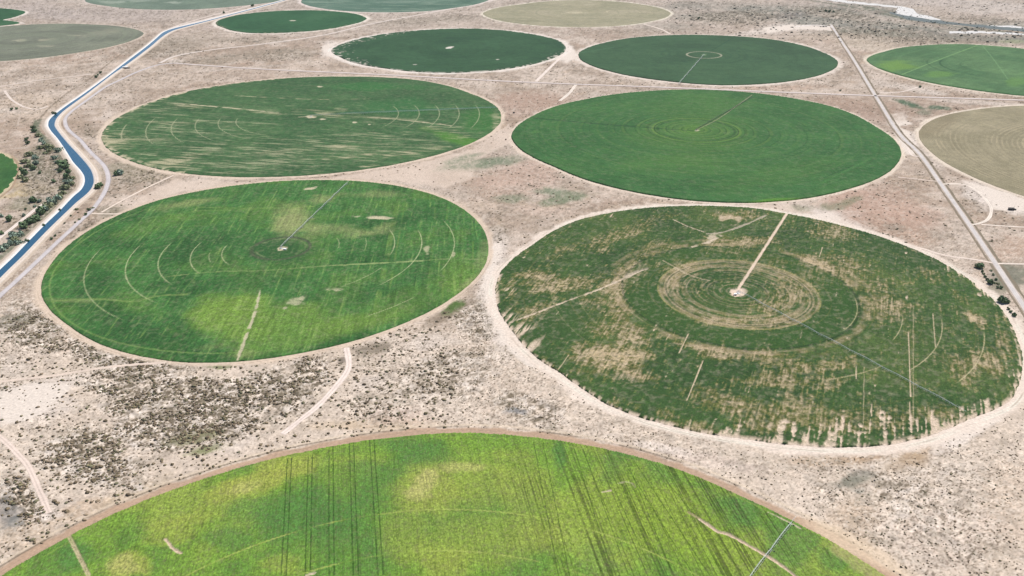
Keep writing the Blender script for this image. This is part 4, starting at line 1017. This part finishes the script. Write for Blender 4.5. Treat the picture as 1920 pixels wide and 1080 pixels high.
# ---- canal: raised banks, lined slopes, water
Tn = np.gradient(canal_mid, axis=0); Tn /= np.hypot(Tn[:, 0], Tn[:, 1])[:, None]
Nn = np.stack([Tn[:, 1], -Tn[:, 0]], 1)            # to the right
ker = np.ones(9) / 9
Nn = np.stack([np.convolve(np.pad(Nn[:, q], 4, 'edge'), ker, 'valid') for q in (0, 1)], 1); Nn /= np.hypot(Nn[:, 0], Nn[:, 1])[:, None]
def bank(name, edge, side, offs, label):
    V, K = [], []
    for d, z, c in offs:
        jit = (fbm(edge[:, 0], edge[:, 1], 20, 3, int(d * 7) % 50) - .5) * (1.6 if d > 4 else 0.2)
        q = edge + Nn * ((d + jit) * side)[:, None]
        V.append(np.c_[q, np.full(len(q), z)]); K.append(alb(c)[None, :] * (.88 + .24 * fbm(q[:, 0], q[:, 1], 8, 3, 9))[:, None])
    V, K = np.stack(V, 1), np.stack(K, 1); n, m = V.shape[:2]
    jj, ii = np.meshgrid(np.arange(n - 1), np.arange(m - 1), indexing='ij'); a = (jj * m + ii).ravel()
    Fq = np.stack([a, a + 1, a + m + 1, a + m], 1)
    if side < 0: Fq = Fq[:, ::-1]
    return struct(np_mesh(name, V.reshape(-1, 3), Fq, vmat('track surface', .5, .12), K.reshape(-1, 3)), label)
W_, S1, S2, S3 = (240,236,230), (236,222,208), (226,208,190), (206,188,168)
bank('canal_bank', wl, -1, [(-1.5, -.2, W_), (.6, .9, W_), (2.4, 1.5, W_), (3.0, 1.55, S1), (5.5, 1.55, S1), (7.2, 1.5, S2), (10, .5, S3), (13, .03, S3)], 'pale raised bank on the left of the canal')
bank('canal_bank', wr, 1, [(-1.5, -.2, S1), (.5, .9, W_), (1.6, 1.4, S1), (2.2, 1.45, S1), (5.0, 1.45, S2), (6.5, 1.35, S1), (9.5, .5, S3), (12.5, .03, S3)], 'pale raised bank on the right of the canal')
wm = bpy.data.materials.new('canal water'); wm.use_nodes = True
b = wm.node_tree.nodes['Principled BSDF']
b.inputs['Base Color'].default_value = (.024, .085, .15, 1); b.inputs['Roughness'].default_value = .12; b.inputs['IOR'].default_value = 1.33
nz = wm.node_tree.nodes.new('ShaderNodeTexNoise'); nz.inputs['Scale'].default_value = .5; nz.inputs['Detail'].default_value = 3
tcn = wm.node_tree.nodes.new('ShaderNodeTexCoord'); wm.node_tree.links.new(tcn.outputs['Object'], nz.inputs['Vector'])
bp = wm.node_tree.nodes.new('ShaderNodeBump'); bp.inputs['Distance'].default_value = .12; bp.inputs['Strength'].default_value = .6
wm.node_tree.links.new(nz.outputs['Fac'], bp.inputs['Height']); wm.node_tree.links.new(bp.outputs[0], b.inputs['Normal'])
n = len(wl); V = np.zeros((n, 2, 3)); V[:, 0, :2] = wl - Nn * .3; V[:, 1, :2] = wr + Nn * .3; V[:, :, 2] = .55
a = np.arange(n - 1) * 2
struct(np_mesh('canal_water', V.reshape(-1, 3), np.stack([a, a + 1, a + 3, a + 2], 1), wm), 'blue water of the irrigation canal')

# ---- river bed in the far right corner
def flat(name, pts, col, z, label, mat=None):
    P = GP(pts); me = bpy.data.meshes.new(name)
    me.from_pydata([(p[0], p[1], z) for p in P], [], [list(range(len(P)))]); me.materials.append(mat or pmat(name.replace('_', ' '), alb(col), .9, 0, .12, .05))
    o = bpy.data.objects.new(name, me); C.objects.link(o); return struct(o, label)
def wavy(top, bot, n=90, amp=.5, seed=1):
    def rs(pts):
        pts = np.array(pts, float); t = np.linspace(0, len(pts) - 1, n)
        return np.stack([np.interp(t, range(len(pts)), pts[:, 0]), np.interp(t, range(len(pts)), pts[:, 1])], 1)
    A, B = rs(top), rs(bot)
    A[:, 1] += (vnoise(A[:, 0] / 9, A[:, 0] * 0, seed) - .5) * 2 * amp; B[:, 1] += (vnoise(B[:, 0] / 9, B[:, 0] * 0, seed + 1) - .5) * 2 * amp
    return [tuple(p) for p in A] + [tuple(p) for p in B[::-1]]
flat('river_sandbar', wavy([(1500,-8),(1560,-3),(1620,5),(1690,12),(1712,17),(1720,25),(1745,31),(1765,37)], [(1500,-5),(1560,2),(1600,7),(1650,11),(1684,15),(1676,25),(1700,30),(1760,39)], amp=.9), (228,224,218), .12, 'white sandbar of the dry river bed at the upper right')
flat('river_sandbar', wavy([(1850,48),(1880,47.5),(1920,50),(1960,52)], [(1850,52),(1880,53),(1920,56),(1960,58)], amp=.7, seed=5), (224,220,214), .12, 'white sandbar of the dry river bed at the upper right')
flat('river_sandbar', wavy([(1780,59),(1840,58.5),(1920,63)], [(1780,62),(1840,62.5),(1920,66)], amp=.9, seed=8), (210,206,198), .12, 'white sandbar of the dry river bed at the upper right')
flat('river_water', wavy([(1668,22),(1700,30),(1760,38.5),(1800,43),(1860,49),(1960,57)], [(1668,25),(1700,36),(1745,43),(1800,48),(1860,54),(1960,64)], amp=.8, seed=9), (104,114,112), .16, 'dark water of the river beside the white sandbar')
# ------------------------------------------------------------------ desert scrub
def veg_at(x, y):
    r = np.clip(np.searchsorted(yy, y), 0, nr - 1); c = np.clip(np.searchsorted(ss, x / np.maximum(y, 430)), 0, nc - 1)
    return GVEG[r, c]
def bush_template(seed, n=7):
    r = np.random.default_rng(seed); V, F = [], []
    rings = [(0.92, -.12), (1.0, .28), (.66, .70)]
    for j, (rad, z) in enumerate(rings):
        for i in range(n):
            a = 2 * PI * (i + .5 * j) / n; q = rad * (1 + .55 * (r.random() - .5))
            V.append((q * math.cos(a), q * math.sin(a), z * (1 + .5 * (r.random() - .5))))
    V.append((.1 * r.standard_normal(), .1 * r.standard_normal(), .95))
    for j in (0, 1):
        for i in range(n):
            p, q = j * n + i, j * n + (i + 1) % n; s, t = p + n, q + n
            F += [(p, q, t), (p, t, s)]
    for i in range(n): F.append((2 * n + i, 2 * n + (i + 1) % n, 3 * n))
    return np.array(V, np.float32), np.array(F, np.int32)
TEMPL = [bush_template(s) for s in range(10)]
BUSH_COL = [alb(c, 1.6) for c in ((110,97,77), (98,87,69), (114,106,80), (120,105,86), (104,100,78), (92,80,64))]

def scatter(n, x0, x1, y0, y1, base):
    x, y = RNG.uniform(x0, x1, n), RNG.uniform(y0, y1, n)
    inside = abs(x) < y * .80 + 20
    x, y = x[inside], y[inside]
    v = veg_at(x, y); cl = fbm(x, y, 13, 3, 210)
    p = base + v ** 1.3 * np.clip((cl - .30) * (3.0 + 2.5 * (v > .6)), 0, 1.6)
    k = RNG.random(len(x)) < p
    x, y, v = x[k], y[k], v[k]
    sd = np.full(len(x), 1e4)
    for key, (w, c, soft) in HALO.items():
        o = OL[key]; sd = np.minimum(sd, o.signed(x, y) - w - .25 * soft)
    k = (sd > 0) & (clear_dist(x, y) > 1.0)
    return x[k], y[k], v[k]
bx, by, bv = scatter(150000, -620, 640, 500, 1150, .05)
br = .38 + .5 * RNG.random(len(bx)) ** 2 + np.where((bx < -60) & (by < 960), 1.05 * RNG.random(len(bx)) ** 1.8, 0)
mx_, my_, mv_ = scatter(90000, -1500, 1500, 1150, 2300, .01)
mr_ = .7 + 1.1 * RNG.random(len(mx_)) ** 2
fx_, fy_, fv_ = scatter(90000, -2800, 2800, 2300, 4100, .005)
fr_ = .8 + 1.3 * RNG.random(len(fx_)) ** 2
bx, by, br = np.concatenate([bx, mx_, fx_]), np.concatenate([by, my_, fy_]), np.concatenate([br, mr_, fr_])
app = br / np.hypot(by, CAM_H)
px_ = abs(bx) < by * .60
order = np.argsort(-np.where((by > 545) & (by < 1150) & (abs(bx) < by * .56 * .9), app, app * 1e-3))
solo, mass = order[:290], order[290:]
bush_m = vmat('scrub leaves', 1.5, .35)
TV = np.stack([t[0] for t in TEMPL]); TF = np.stack([t[1] for t in TEMPL])
def mass_mesh(name, idx, label):
    n = len(idx); k = RNG.integers(0, len(TEMPL), n); a = RNG.uniform(0, 2 * PI, n)
    V = TV[k] * (1 + .25 * RNG.standard_normal((n, 1, 1)).clip(-1, 1)); ca, sa = np.cos(a)[:, None], np.sin(a)[:, None]
    r = br[idx][:, None]; el = RNG.uniform(.75, 1.35, (n, 1))
    X = (V[:, :, 0] * ca * el - V[:, :, 1] * sa) * r + bx[idx][:, None]; Y = (V[:, :, 0] * sa * el + V[:, :, 1] * ca) * r + by[idx][:, None]
    Z = V[:, :, 2] * r * RNG.uniform(.5, .9, (n, 1))
    Fq = TF[k] + (np.arange(n) * TV.shape[1])[:, None, None]
    col = np.stack(BUSH_COL)[RNG.integers(0, len(BUSH_COL), n)] * RNG.uniform(.75, 1.3, (n, 1))
    col = np.repeat(col[:, None, :], TV.shape[1], 1)
    o = np_mesh(name, np.stack([X, Y, Z], 2).reshape(-1, 3), Fq.reshape(-1, 3), bush_m, col.reshape(-1, 3))
    o['kind'] = 'stuff'; o['label'] = label; return o
mass_mesh('desert_scrub', mass, 'thousands of low grey-brown scrub bushes scattered over the sand')
variants = []
for k in range(10):
    V, Fq = TEMPL[k]
    o = np_mesh('desert_bush', V, Fq, bush_m, np.repeat((BUSH_COL[k % len(BUSH_COL)] * .95)[None, :], len(V), 0)); variants.append(o)
for q, i in enumerate(solo):
    o = variants[q] if q < 10 else variants[q % 10].copy()
    if q >= 10: C.objects.link(o)
    o.location = (bx[i], by[i], 0); s = br[i]
    o.scale = (s * random.uniform(.9, 1.4), s, s * random.uniform(.75, 1.1)); o.rotation_euler = (0, 0, random.uniform(0, 6.28))
    tag(o, 'low rounded grey-brown desert bush on pale sand between the crop circles', 'bush', 'desert bushes in the sand nearest the camera')

# ------------------------------------------------------------------ trees
def crown_mesh(seed, tall):
    r = np.random.default_rng(seed); V, F = [], []
    lobes = [(r.normal(0, .38), r.normal(0, .38), .55 * tall + r.uniform(-.15, .45) * tall, r.uniform(.42, .72)) for _ in range(8)]
    for lx, ly, lz, lr in lobes:
        for _ in range(30):
            d = r.normal(size=3); d /= np.linalg.norm(d); d[2] *= .85
            p = np.array([lx, ly, lz]) + d * lr * r.uniform(.7, 1.08)
            if p[2] < .12: continue
            u = r.normal(size=3); u /= np.linalg.norm(u); w = np.cross(u, d + .3 * r.normal(size=3)); w /= np.linalg.norm(w) + 1e-6
            s = r.uniform(.13, .27); n = len(V)
            V += [p + (u + w) * s, p + (u - w) * s * .8, p - (u + w) * s, p - (u - w) * s * .9]
            F.append((n, n + 1, n + 2, n + 3))
    return np.array(V), np.array(F)
def trunk_mb(seed, tall):
    r = random.Random(seed); m = MB(); m.tube((0, 0, -.1), (.04, .02, .45 * tall), .09, .06)
    for k in range(5):
        a = k * 1.26 + r.random(); m.tube((.03, .02, .3 * tall + .05 * k), (.45 * math.cos(a), .45 * math.sin(a), .55 * tall + .08 * k), .045, .015, 5)
    return m
leafm = [vmat(n, 2.0, .3, .8) for n in ('foliage grey green', 'foliage dark green', 'foliage olive')]
LEAFC = [alb((128,142,124), 1.75), alb((96,114,82), 1.65), alb((136,140,106), 1.6)]
barkm = pmat('bark', (.12, .09, .065), .9)
TP = []
for k in range(6):
    tall = (1.0, 1.25, .8)[k % 3]
    r = empty('canal_tree', (0, 0, 0))
    t = trunk_mb(k, tall).build('trunk', barkm, r)
    V, Fq = crown_mesh(50 + k, tall)
    kind = k % 3
    rc = np.random.default_rng(k); nq = len(Fq)
    col = np.repeat(LEAFC[kind][None, :] * rc.uniform(.7, 1.35, (nq, 1)), 4, 0)
    cr = np_mesh('crown', V, Fq, leafm[kind], col, r, smooth=False)
    TP.append(r)
USED = set()
def tree(px, py, rpx, kind, name, label, group, rz=None):
    """kind 0 grey green, 1 dark green, 2 olive"""
    g = G(px, py); dist = math.hypot(math.hypot(*g), CAM_H)
    s = rpx * dist / F_PX * .95
    k = kind if kind not in USED else kind + 3 * random.randint(0, 1)
    src = TP[k]
    if k in USED:
        o = src.copy(); C.objects.link(o)
        for ch in src.children:
            c = ch.copy(); C.objects.link(c); c.parent = o
    else:
        o = src; USED.add(k)
    o.name = name; o.location = (g[0], g[1], 0); o.scale = (s, s, s * random.uniform(.85, 1.1)); o.rotation_euler = (0, 0, random.uniform(0, 6.28))
    tag(o, label, 'tree', group); return o
ORD = ['first','second','third','fourth','fifth','sixth','seventh','eighth','ninth','tenth','eleventh','twelfth','thirteenth','fourteenth','fifteenth','sixteenth','seventeenth','eighteenth','nineteenth','twentieth',
       'twenty-first','twenty-second','twenty-third','twenty-fourth','twenty-fifth','twenty-sixth','twenty-seventh','twenty-eighth','twenty-ninth','thirtieth']
def zoomA(l): return [(x / 7.68, 340 + y / 7.68, r / 7.68) for x, y, r in l]
def zoomB(l): return [(x / 7.714, 240 + y / 7.714, r / 7.714) for x, y, r in l]
TONE = ('grey-green', 'dark green', 'olive')
def row(pts, text, group, name='canal_tree', tones=(0, 0, 1, 0, 2), key=lambda p: p[0]):
    pts = sorted(pts, key=key)
    for i, (x, y, r) in enumerate(pts):
        k = tones[(i * 7 + int(x)) % len(tones)]
        tree(x, y, r, k, name, f'{TONE[k]} {text.format(ORD[i])}', group)
row(zoomA([(25,1010,60),(90,960,52),(150,915,50),(200,880,55),(265,905,42),(185,810,55),(245,790,50),(300,765,36),(355,665,52),(420,615,48),(480,590,46),(540,560,48),(600,470,60),(650,425,52),(700,375,60),(765,335,58),(715,295,45),(825,262,50),(875,225,40)]),
    'tree in the belt left of the straight canal reach, {} from left', 'trees in the belt along the left canal bank')
row(zoomB([(910,955,35),(960,885,50),(970,805,45),(965,725,40),(1045,745,38),(1050,825,34),(935,575,72),(985,650,34),(880,640,30),(835,345,44),(740,305,40),(690,295,42),(720,335,36),(650,372,26),(600,300,34),(640,235,34),(600,190,32),(545,125,32),(505,60,32),(480,15,28),(780,450,34),(820,510,34)]),
    'tree in the belt inside the canal bend, {} from the far end', 'trees in the belt inside the canal bend', key=lambda p: p[1])
row(zoomB([(440,402,44),(350,503,46),(512,442,40),(530,525,36),(425,560,40),(490,605,36),(580,662,22),(352,675,46),(300,722,38),(380,762,44),(300,605,24),(385,180,28),(400,232,28),(780,785,26)]),
    'tree in the thicket beside the left-edge field, {} from left', 'trees in the thicket beside the left-edge field', tones=(1, 0, 2))
row(zoomA([(475,300,46),(572,300,30),(140,572,44),(15,515,30),(345,502,26),(372,410,15),(25,760,28),(505,370,22)]),
    'shrub on the sand left of the tree belt, {} from left', 'shrubs on the slope left of the tree belt', 'slope_shrub', tones=(1, 0))
for (x, y, r), w in zip(zoomA([(860,422,16),(632,642,19),(390,868,26)]) , ('upper', 'middle', 'lower')):
    tree(x, y, r, 1, 'bank_shrub', f'dark shrub at the water edge of the left canal bank, {w} of three', 'shrubs at the canal water edge')
tree(225, 327.5, 7.2, 0, 'roadside_tree', 'broad bluish-green tree standing alone right of the canal bend', 'trees beside the canal road')
tree(218.5, 329, 4.5, 1, 'roadside_tree', 'small dark tree leaning on the broad tree right of the canal bend', 'trees beside the canal road')
for (x, y, r), w in zip(zoomA([(1408,108,40),(1455,62,30)]), ('larger dark tree between canal and road at the bend', 'smaller tree behind the larger one between canal and road at the bend')):
    tree(x, y, r, 1, 'roadside_tree', w, 'trees beside the canal road')
row(zoomA([(1280,422,22),(1335,387,15),(1240,485,18),(1145,552,17),(1085,597,12),(745,837,20),(1110,412,22),(800,790,16),(930,610,13),(1020,500,13)]), 'bush beside the straight canal road, {} from the left', 'bushes beside the straight canal road', 'roadside_bush', tones=(1, 1, 2))
tree(101.5, 214.5, 3.4, 1, 'bank_shrub', 'round dark shrub on the outer tip of the upper canal bend', 'shrubs at the canal water edge')
row([(180,145.5,2.5),(188.5,137.5,2.5),(184,141.5,1.8)], 'shrub left of the far straight canal, {} from the left', 'shrubs left of the far canal', 'bank_shrub', tones=(1,))
row([(22,206.5,2.6),(31.5,204.8,2.2)], 'bush on the open sand left of the canal, {} from the left', 'bushes on the open sand left of the canal', 'roadside_bush', tones=(1,))
tree(474, 12, 2.8, 1, 'roadside_tree', 'solitary dark tree beside the far canal road at the top', 'trees beside the far canal road')
tree(420, 25, 1.9, 1, 'roadside_tree', 'tiny dark tree beside the far canal road, left of the solitary one', 'trees beside the far canal road')
tree(1836.5, 502.5, 6.2, 1, 'roadside_tree', 'bushy green tree left of the asphalt road, near the dirt track junction', 'trees beside the asphalt road')
tree(1833, 501, 5.0, 2, 'roadside_tree', 'smaller olive tree touching the bushy tree by the track junction', 'trees beside the asphalt road')
tree(1855.5, 532, 4.8, 1, 'roadside_tree', 'dark tree midway down the drain left of the asphalt road', 'trees beside the asphalt road')
tree(1880, 567, 7.4, 1, 'roadside_tree', 'largest dark round tree at the corner of the patchy crop circle', 'trees beside the asphalt road')
tree(1888, 568, 4.6, 1, 'roadside_tree', 'dark tree hugging the right side of the largest round tree', 'trees beside the asphalt road')
tree(1902, 593, 3.4, 1, 'roadside_tree', 'small dark tree nearest the right frame edge by the asphalt road', 'trees beside the asphalt road')
row([(1842,510,2.2),(1844,514,2.4),(1847,520,2.2),(1850,525,2.4),(1858,508,2.0),(1862,516,2.2),(1867,525,2.4),(1872,533,2.4),(1877,541,2.6),(1865,531,2.0),(1870,540,2.2),(1890,580,2.6),(1895,586,2.6),(1899,590,2.4)],
    'bush along the drain beside the asphalt road, {} from far end', 'bushes along the drain by the asphalt road', 'roadside_bush', tones=(2, 1), key=lambda p: p[1])
row([(1725,164,2.4),(1575,171,1.4),(1310,36,2.5),(1548,22,2.4),(1555,23,2.4),(1563,23,1.8)], 'dark bush in the far desert on the right, {} from the left', 'dark bushes in the far desert', 'far_bush', tones=(1,))

# far scrub on the river flats: reads as one mass
n = 900
rx_ = RNG.uniform(1240, 1930, n); ry_ = np.where(RNG.random(n) < .6, RNG.normal(44, 16, n) + (rx_ - 1600) * .05, RNG.uniform(2, 80, n))
ok = (ry_ > -6) & (ry_ < 80); g = G(rx_[ok], ry_[ok])
sdr = np.full(len(g), 1e4)
for key in 'GHK': sdr = np.minimum(sdr, OL[key].signed(g[:, 0], g[:, 1]) - 20)
g = g[(sdr > 0)]
bx, by = g[:, 0], g[:, 1]; br = 1.4 + 2.8 * RNG.random(len(g)) ** 2
BUSH_COL = [alb(c, .9) for c in ((70,78,66), (86,92,76), (60,64,56))]
mass_mesh('riverside_scrub', np.arange(len(g)), 'dark scrub dotted over the far river flats at the upper right')

# ------------------------------------------------------------------ centre pivot irrigators
steel = pmat('galvanised steel', (.52, .54, .53), .6, .15, .08)
rubber = pmat('rubber tyre', (.03, .03, .03), .9)
boxm = pmat('painted control box', (.75, .74, .70), .6)
def wheel_mesh():
    m = MB(); m.tube((0, -.22, 0), (0, .22, 0), .75, n=14); m.tube((0, -.26, 0), (0, .26, 0), .22, n=8); return m
shadow_toned = pmat('weathered steel', (.10, .11, .10), .7, 0, .15)  # boom's shadow line put into the colour: same steel, painted dark
def irrigator(label, c, end, nspan, pipe=.20, hgt=3.9, steel=steel):
    c, end = np.asarray(c), np.asarray(end)
    d = end - c; L = float(np.hypot(*d)); az = math.atan2(d[1], d[0])
    root = empty('pivot_irrigator', (c[0], c[1], 0), az); tag(root, label, 'irrigator', 'centre pivot irrigators')
    t = MB()
    for sx in (-1, 1):
        for sy in (-1, 1): t.tube((sx * 1.8, sy * 1.8, 0), (sx * .4, sy * .4, hgt + .4), .12)
    for z in (1.2, 2.6):
        r = 1.8 - 1.4 * z / (hgt + .4)
        for p, q in (((-r, -r), (r, -r)), ((r, -r), (r, r)), ((r, r), (-r, r)), ((-r, r), (-r, -r))): t.tube((*p, z), (*q, z), .07)
    t.box((0, 0, -.05), (4.6, 4.6, .4)); ct = t.build('centre_tower', steel, root)
    m = MB(); m.tube((0, 0, 0), (0, 0, hgt + .6), .22, n=10); m.build('riser_pipe', steel, root)
    m = MB(); m.box((-1.9, 0, 1.5), (.6, 1.2, 1.4)); m.build('control_box', boxm, root)
    sl = L * .965 / nspan
    span = tower = None
    def copy(o, x):
        n = o.copy(); C.objects.link(n); n.parent = root; n.location = (x, 0, 0)
        for ch in o.children:
            k = ch.copy(); C.objects.link(k); k.parent = n
        return n
    for i in range(nspan):
        if span is None:
            m = MB(); k = 12; bow = .9; P = [(sl * j / k, 0, hgt + bow * math.sin(PI * j / k)) for j in range(k + 1)]
            for a, b in zip(P, P[1:]): m.tube(a, b, pipe)
            span = m.build('span', steel, root)
            m = MB()
            for j in range(1, k):
                x, _, z = P[j]; zz = z - 1.35
                for sy in (-.95, .95): m.tube((x, 0, z), (x, sy, zz), .07, n=4)
                m.tube((x, -.95, zz), (x, .95, zz), .06, n=4)
            for j in range(k):
                for sy in (-.95, .95):
                    a = (P[j][0], sy if j else 0, P[j][2] - (1.35 if j else 0)); b = (P[j + 1][0], sy if j < k - 1 else 0, P[j + 1][2] - (1.35 if j < k - 1 else 0))
                    m.tube(a, b, .06, n=4)
            m.build('truss', steel, span)
            m = MB()
            for j in range(1, 2 * k): m.tube((sl * j / (2 * k), .35, hgt + bow * math.sin(PI * j / (2 * k))), (sl * j / (2 * k), .35, 1.9), .035, n=4)
            m.build('drop_hose', rubber, span)
            m = MB()
            for sy in (-2.1, 2.1): m.tube((sl, sy, .75), (sl, 0, hgt), .11)
            m.tube((sl, -2.3, .75), (sl, 2.3, .75), .14); m.tube((sl, -1.2, 2.2), (sl, 1.2, 2.2), .07); m.box((sl, 0, 1.0), (.5, .7, .5))
            tower = m.build('drive_tower', steel, root)
            for sy in (-2.2, 2.2):
                w = wheel_mesh(); w.v = [(x_ * 0 + y_ + sl + .35, x_ + sy, z_ + .75) if False else (sl + .35 + y_ * 1.0, sy + x_, .75 + z_) for x_, y_, z_ in w.v]
                w.build('wheel', rubber, tower)
        else:
            copy(span, sl * i); copy(tower, sl * i)
    m = MB(); m.tube((sl * nspan, 0, hgt), (L, 0, hgt - .1), pipe * .7); m.tube((sl * nspan, 0, hgt + 2.0), (L * .995, 0, hgt), .05, n=4); m.tube((sl * nspan, 0, hgt), (sl * nspan, 0, hgt + 2), .06, n=4)
    m.build('overhang', steel, root)
    return root
def gpt(px, py, z=3.9):       # ground point under something seen at height z
    p = G(px, py); return p * (1 - z / CAM_H)
irrigator('silver irrigation boom over the bright foreground field, ending at its brown ring road', gpt(1145, 1420), gpt(1493, 967), 7, .22)
irrigator('silver irrigation boom pointing away from the pivot of the field with pale wheel arcs', G(527, 466), gpt(654, 339), 7, .2)
irrigator('long silver irrigation boom crossing the patchy brown and green field towards the lower right', G(1384, 550), gpt(1812, 771), 7, .2)
irrigator('thin dark irrigation boom in the deep green field right of centre', G(1305, 245), gpt(1413, 180), 7, .2, steel=shadow_toned)
irrigator('irrigation boom reaching right across the pale-streaked green field', G(583, 219), gpt(932, 201), 7, .3)
irrigator('pale irrigation boom pointing towards the camera in the dark field with a sandy ring', G(1320, 104), gpt(1272, 157), 7, .32)

# ------------------------------------------------------------------ small buildings and fittings
white = pmat('white roof sheet', (.78, .78, .76), .5, 0, .05)
wallm = pmat('shaded brick', (.30, .26, .22), .9)
darkm = pmat('black roof sheet', (.018, .017, .016), .7)
glass = pmat('dark opening', (.02, .022, .028), .4)
def shed(name, label, px, py, L, W, H, rz, wall, roofm, gable=.0, openings=(), cat='building', roof_over=.5):
    g = G(px, py); r = empty(name, (g[0], g[1], 0), rz); tag(r, label, cat)
    m = MB(); m.box((0, 0, H / 2 - .1), (L, W, H + .2)); m.build('wall', wall, r)
    m = MB(); a, b = L / 2 + roof_over, W / 2 + roof_over; h0, h1 = H + .02, H + .25
    vs = [(-a, -b, h0), (a, -b, h0), (a, 0, h0 + gable), (-a, 0, h0 + gable), (-a, b, h0), (a, b, h0)]
    vs += [(x, y, z + .22) for x, y, z in vs]
    m.add(vs, [(0, 3, 2, 1), (3, 4, 5, 2), (6, 7, 8, 9), (9, 8, 11, 10), (0, 1, 7, 6), (4, 10, 11, 5), (0, 6, 9, 3), (3, 9, 10, 4), (1, 2, 8, 7), (2, 5, 11, 8)])
    m.build('roof', roofm, r)
    for kind, x, w, z, hh in openings:
        m = MB(); m.box((x, -W / 2 - .02, z + hh / 2), (w, .12, hh)); m.build(kind, glass, r)
    return r
p = shed('pump_house', 'white-roofed pump house with dark front on the right bank of the far canal', 235.5, 128.3, 13, 7, 4.2, 0.0, wallm, white, .5, (('door', -4.2, 2.4, .1, 3.2), ('door', -.8, 2.4, .1, 3.2), ('window', 2.6, 1.6, 1.2, 1.5), ('window', 5.0, 1.6, 1.2, 1.5)), roof_over=.8)
m = MB(); m.box((9.6, -.4, 1.1), (5.6, 5.2, 2.4)); m.build('annex', wallm, p)
m = MB(); m.box((9.8, -.4, 2.42), (6.2, 5.8, .18)); m.build('annex_roof', pmat('rusty roof sheet', (.16, .12, .09), .8), p)
b = shed('storage_shed', 'small black shed on the bare pale yard at the right frame edge', 1895.5, 393.5, 7.5, 4.6, 2.6, -.12, darkm, darkm, 1.3, (('door', 1.5, 2.0, .05, 2.1),), cat='shed')
m = MB(); m.box((5.6, .2, .9), (4.0, 2.6, 1.8)); m.build('lean_to', darkm, b)
shed('pump_box', 'tiny dark pump box on the sand right of the pale-streaked field', 963.5, 212.2, 3.6, 2.6, 2.2, .2, darkm, darkm, .5, cat='shed', roof_over=.2)
shed('control_hut', 'tiny white hut on the bare pad at the pivot of the patchy field', 1378.5, 553.5, 3.2, 2.2, 2.1, .1, boxm, white, .3, (('door', .3, .9, .05, 1.8),), cat='hut', roof_over=.25)
shed('control_hut', 'tiny white hut beside the pivot of the field with pale wheel arcs', 534.5, 469.0, 4.2, 2.6, 2.2, -.3, boxm, white, .3, (('door', .3, .9, .05, 1.8),), cat='hut', roof_over=.25)

# ------------------------------------------------------------------ light, air, camera
SUN = Vector((.66, .75, 0)).normalized() * math.cos(math.radians(56)) + Vector((0, 0, math.sin(math.radians(56))))
w = bpy.data.worlds.new('World'); bpy.context.scene.world = w; w.use_nodes = True
nt = w.node_tree; bg = nt.nodes['Background']
sky = nt.nodes.new('ShaderNodeTexSky'); sky.sky_type = 'NISHITA'; sky.sun_disc = False
sky.sun_elevation = math.radians(56); sky.sun_rotation = math.atan2(SUN.x, SUN.y); sky.altitude = 900; sky.dust_density = 1.5
nt.links.new(sky.outputs[0], bg.inputs['Color']); bg.inputs['Strength'].default_value = .09
ld = bpy.data.lights.new('sun', 'SUN'); ld.energy = 4.2; ld.angle = math.radians(.53); ld.color = (1, .955, .90)
lo = bpy.data.objects.new('sun', ld); C.objects.link(lo); lo.rotation_euler = (-SUN).to_track_quat('-Z', 'Y').to_euler(); lo.location = (0, 0, 900)

HAZE = 1.3e-5
if HAZE:
    m = MB(); m.box((0, 2000, 280), (44000, 44000, 570)); hm = bpy.data.materials.new('thin air'); hm.use_nodes = True
    nt = hm.node_tree; nt.nodes.remove(nt.nodes['Principled BSDF'])
    pv = nt.nodes.new('ShaderNodeVolumePrincipled'); pv.inputs['Density'].default_value = HAZE; pv.inputs['Color'].default_value = (.86, .93, 1, 1); pv.inputs['Anisotropy'].default_value = .0
    nt.links.new(pv.outputs[0], nt.nodes['Material Output'].inputs['Volume'])
    hz = m.build('haze', hm); hz['kind'] = 'stuff'; hz['label'] = 'thin pale desert haze'

cd = bpy.data.cameras.new('camera'); cam = bpy.data.objects.new('camera', cd); C.objects.link(cam)
cd.sensor_width = 36; cd.lens = F_PX / 1920 * 36; cd.clip_start = 1; cd.clip_end = 60000
X_ax, U_ax, F_ax = Vector((1, 0, 0)), Vector((0, _sp, _cp)), Vector((0, _cp, -_sp))
Rx = X_ax * _c + U_ax * _s; Ux = -X_ax * _s + U_ax * _c
cam.matrix_world = Matrix(((Rx.x, Ux.x, -F_ax.x, 0), (Rx.y, Ux.y, -F_ax.y, 0), (Rx.z, Ux.z, -F_ax.z, CAM_H), (0, 0, 0, 1)))
sc = bpy.context.scene; sc.camera = cam
sc.view_settings.view_transform = 'Standard'; sc.view_settings.look = 'None'; sc.view_settings.gamma = 1
sc.view_settings.exposure = 0.35
sc.render.engine = 'CYCLES'; sc.cycles.max_bounces = 5; sc.cycles.diffuse_bounces = 2; sc.cycles.volume_bounces = 0
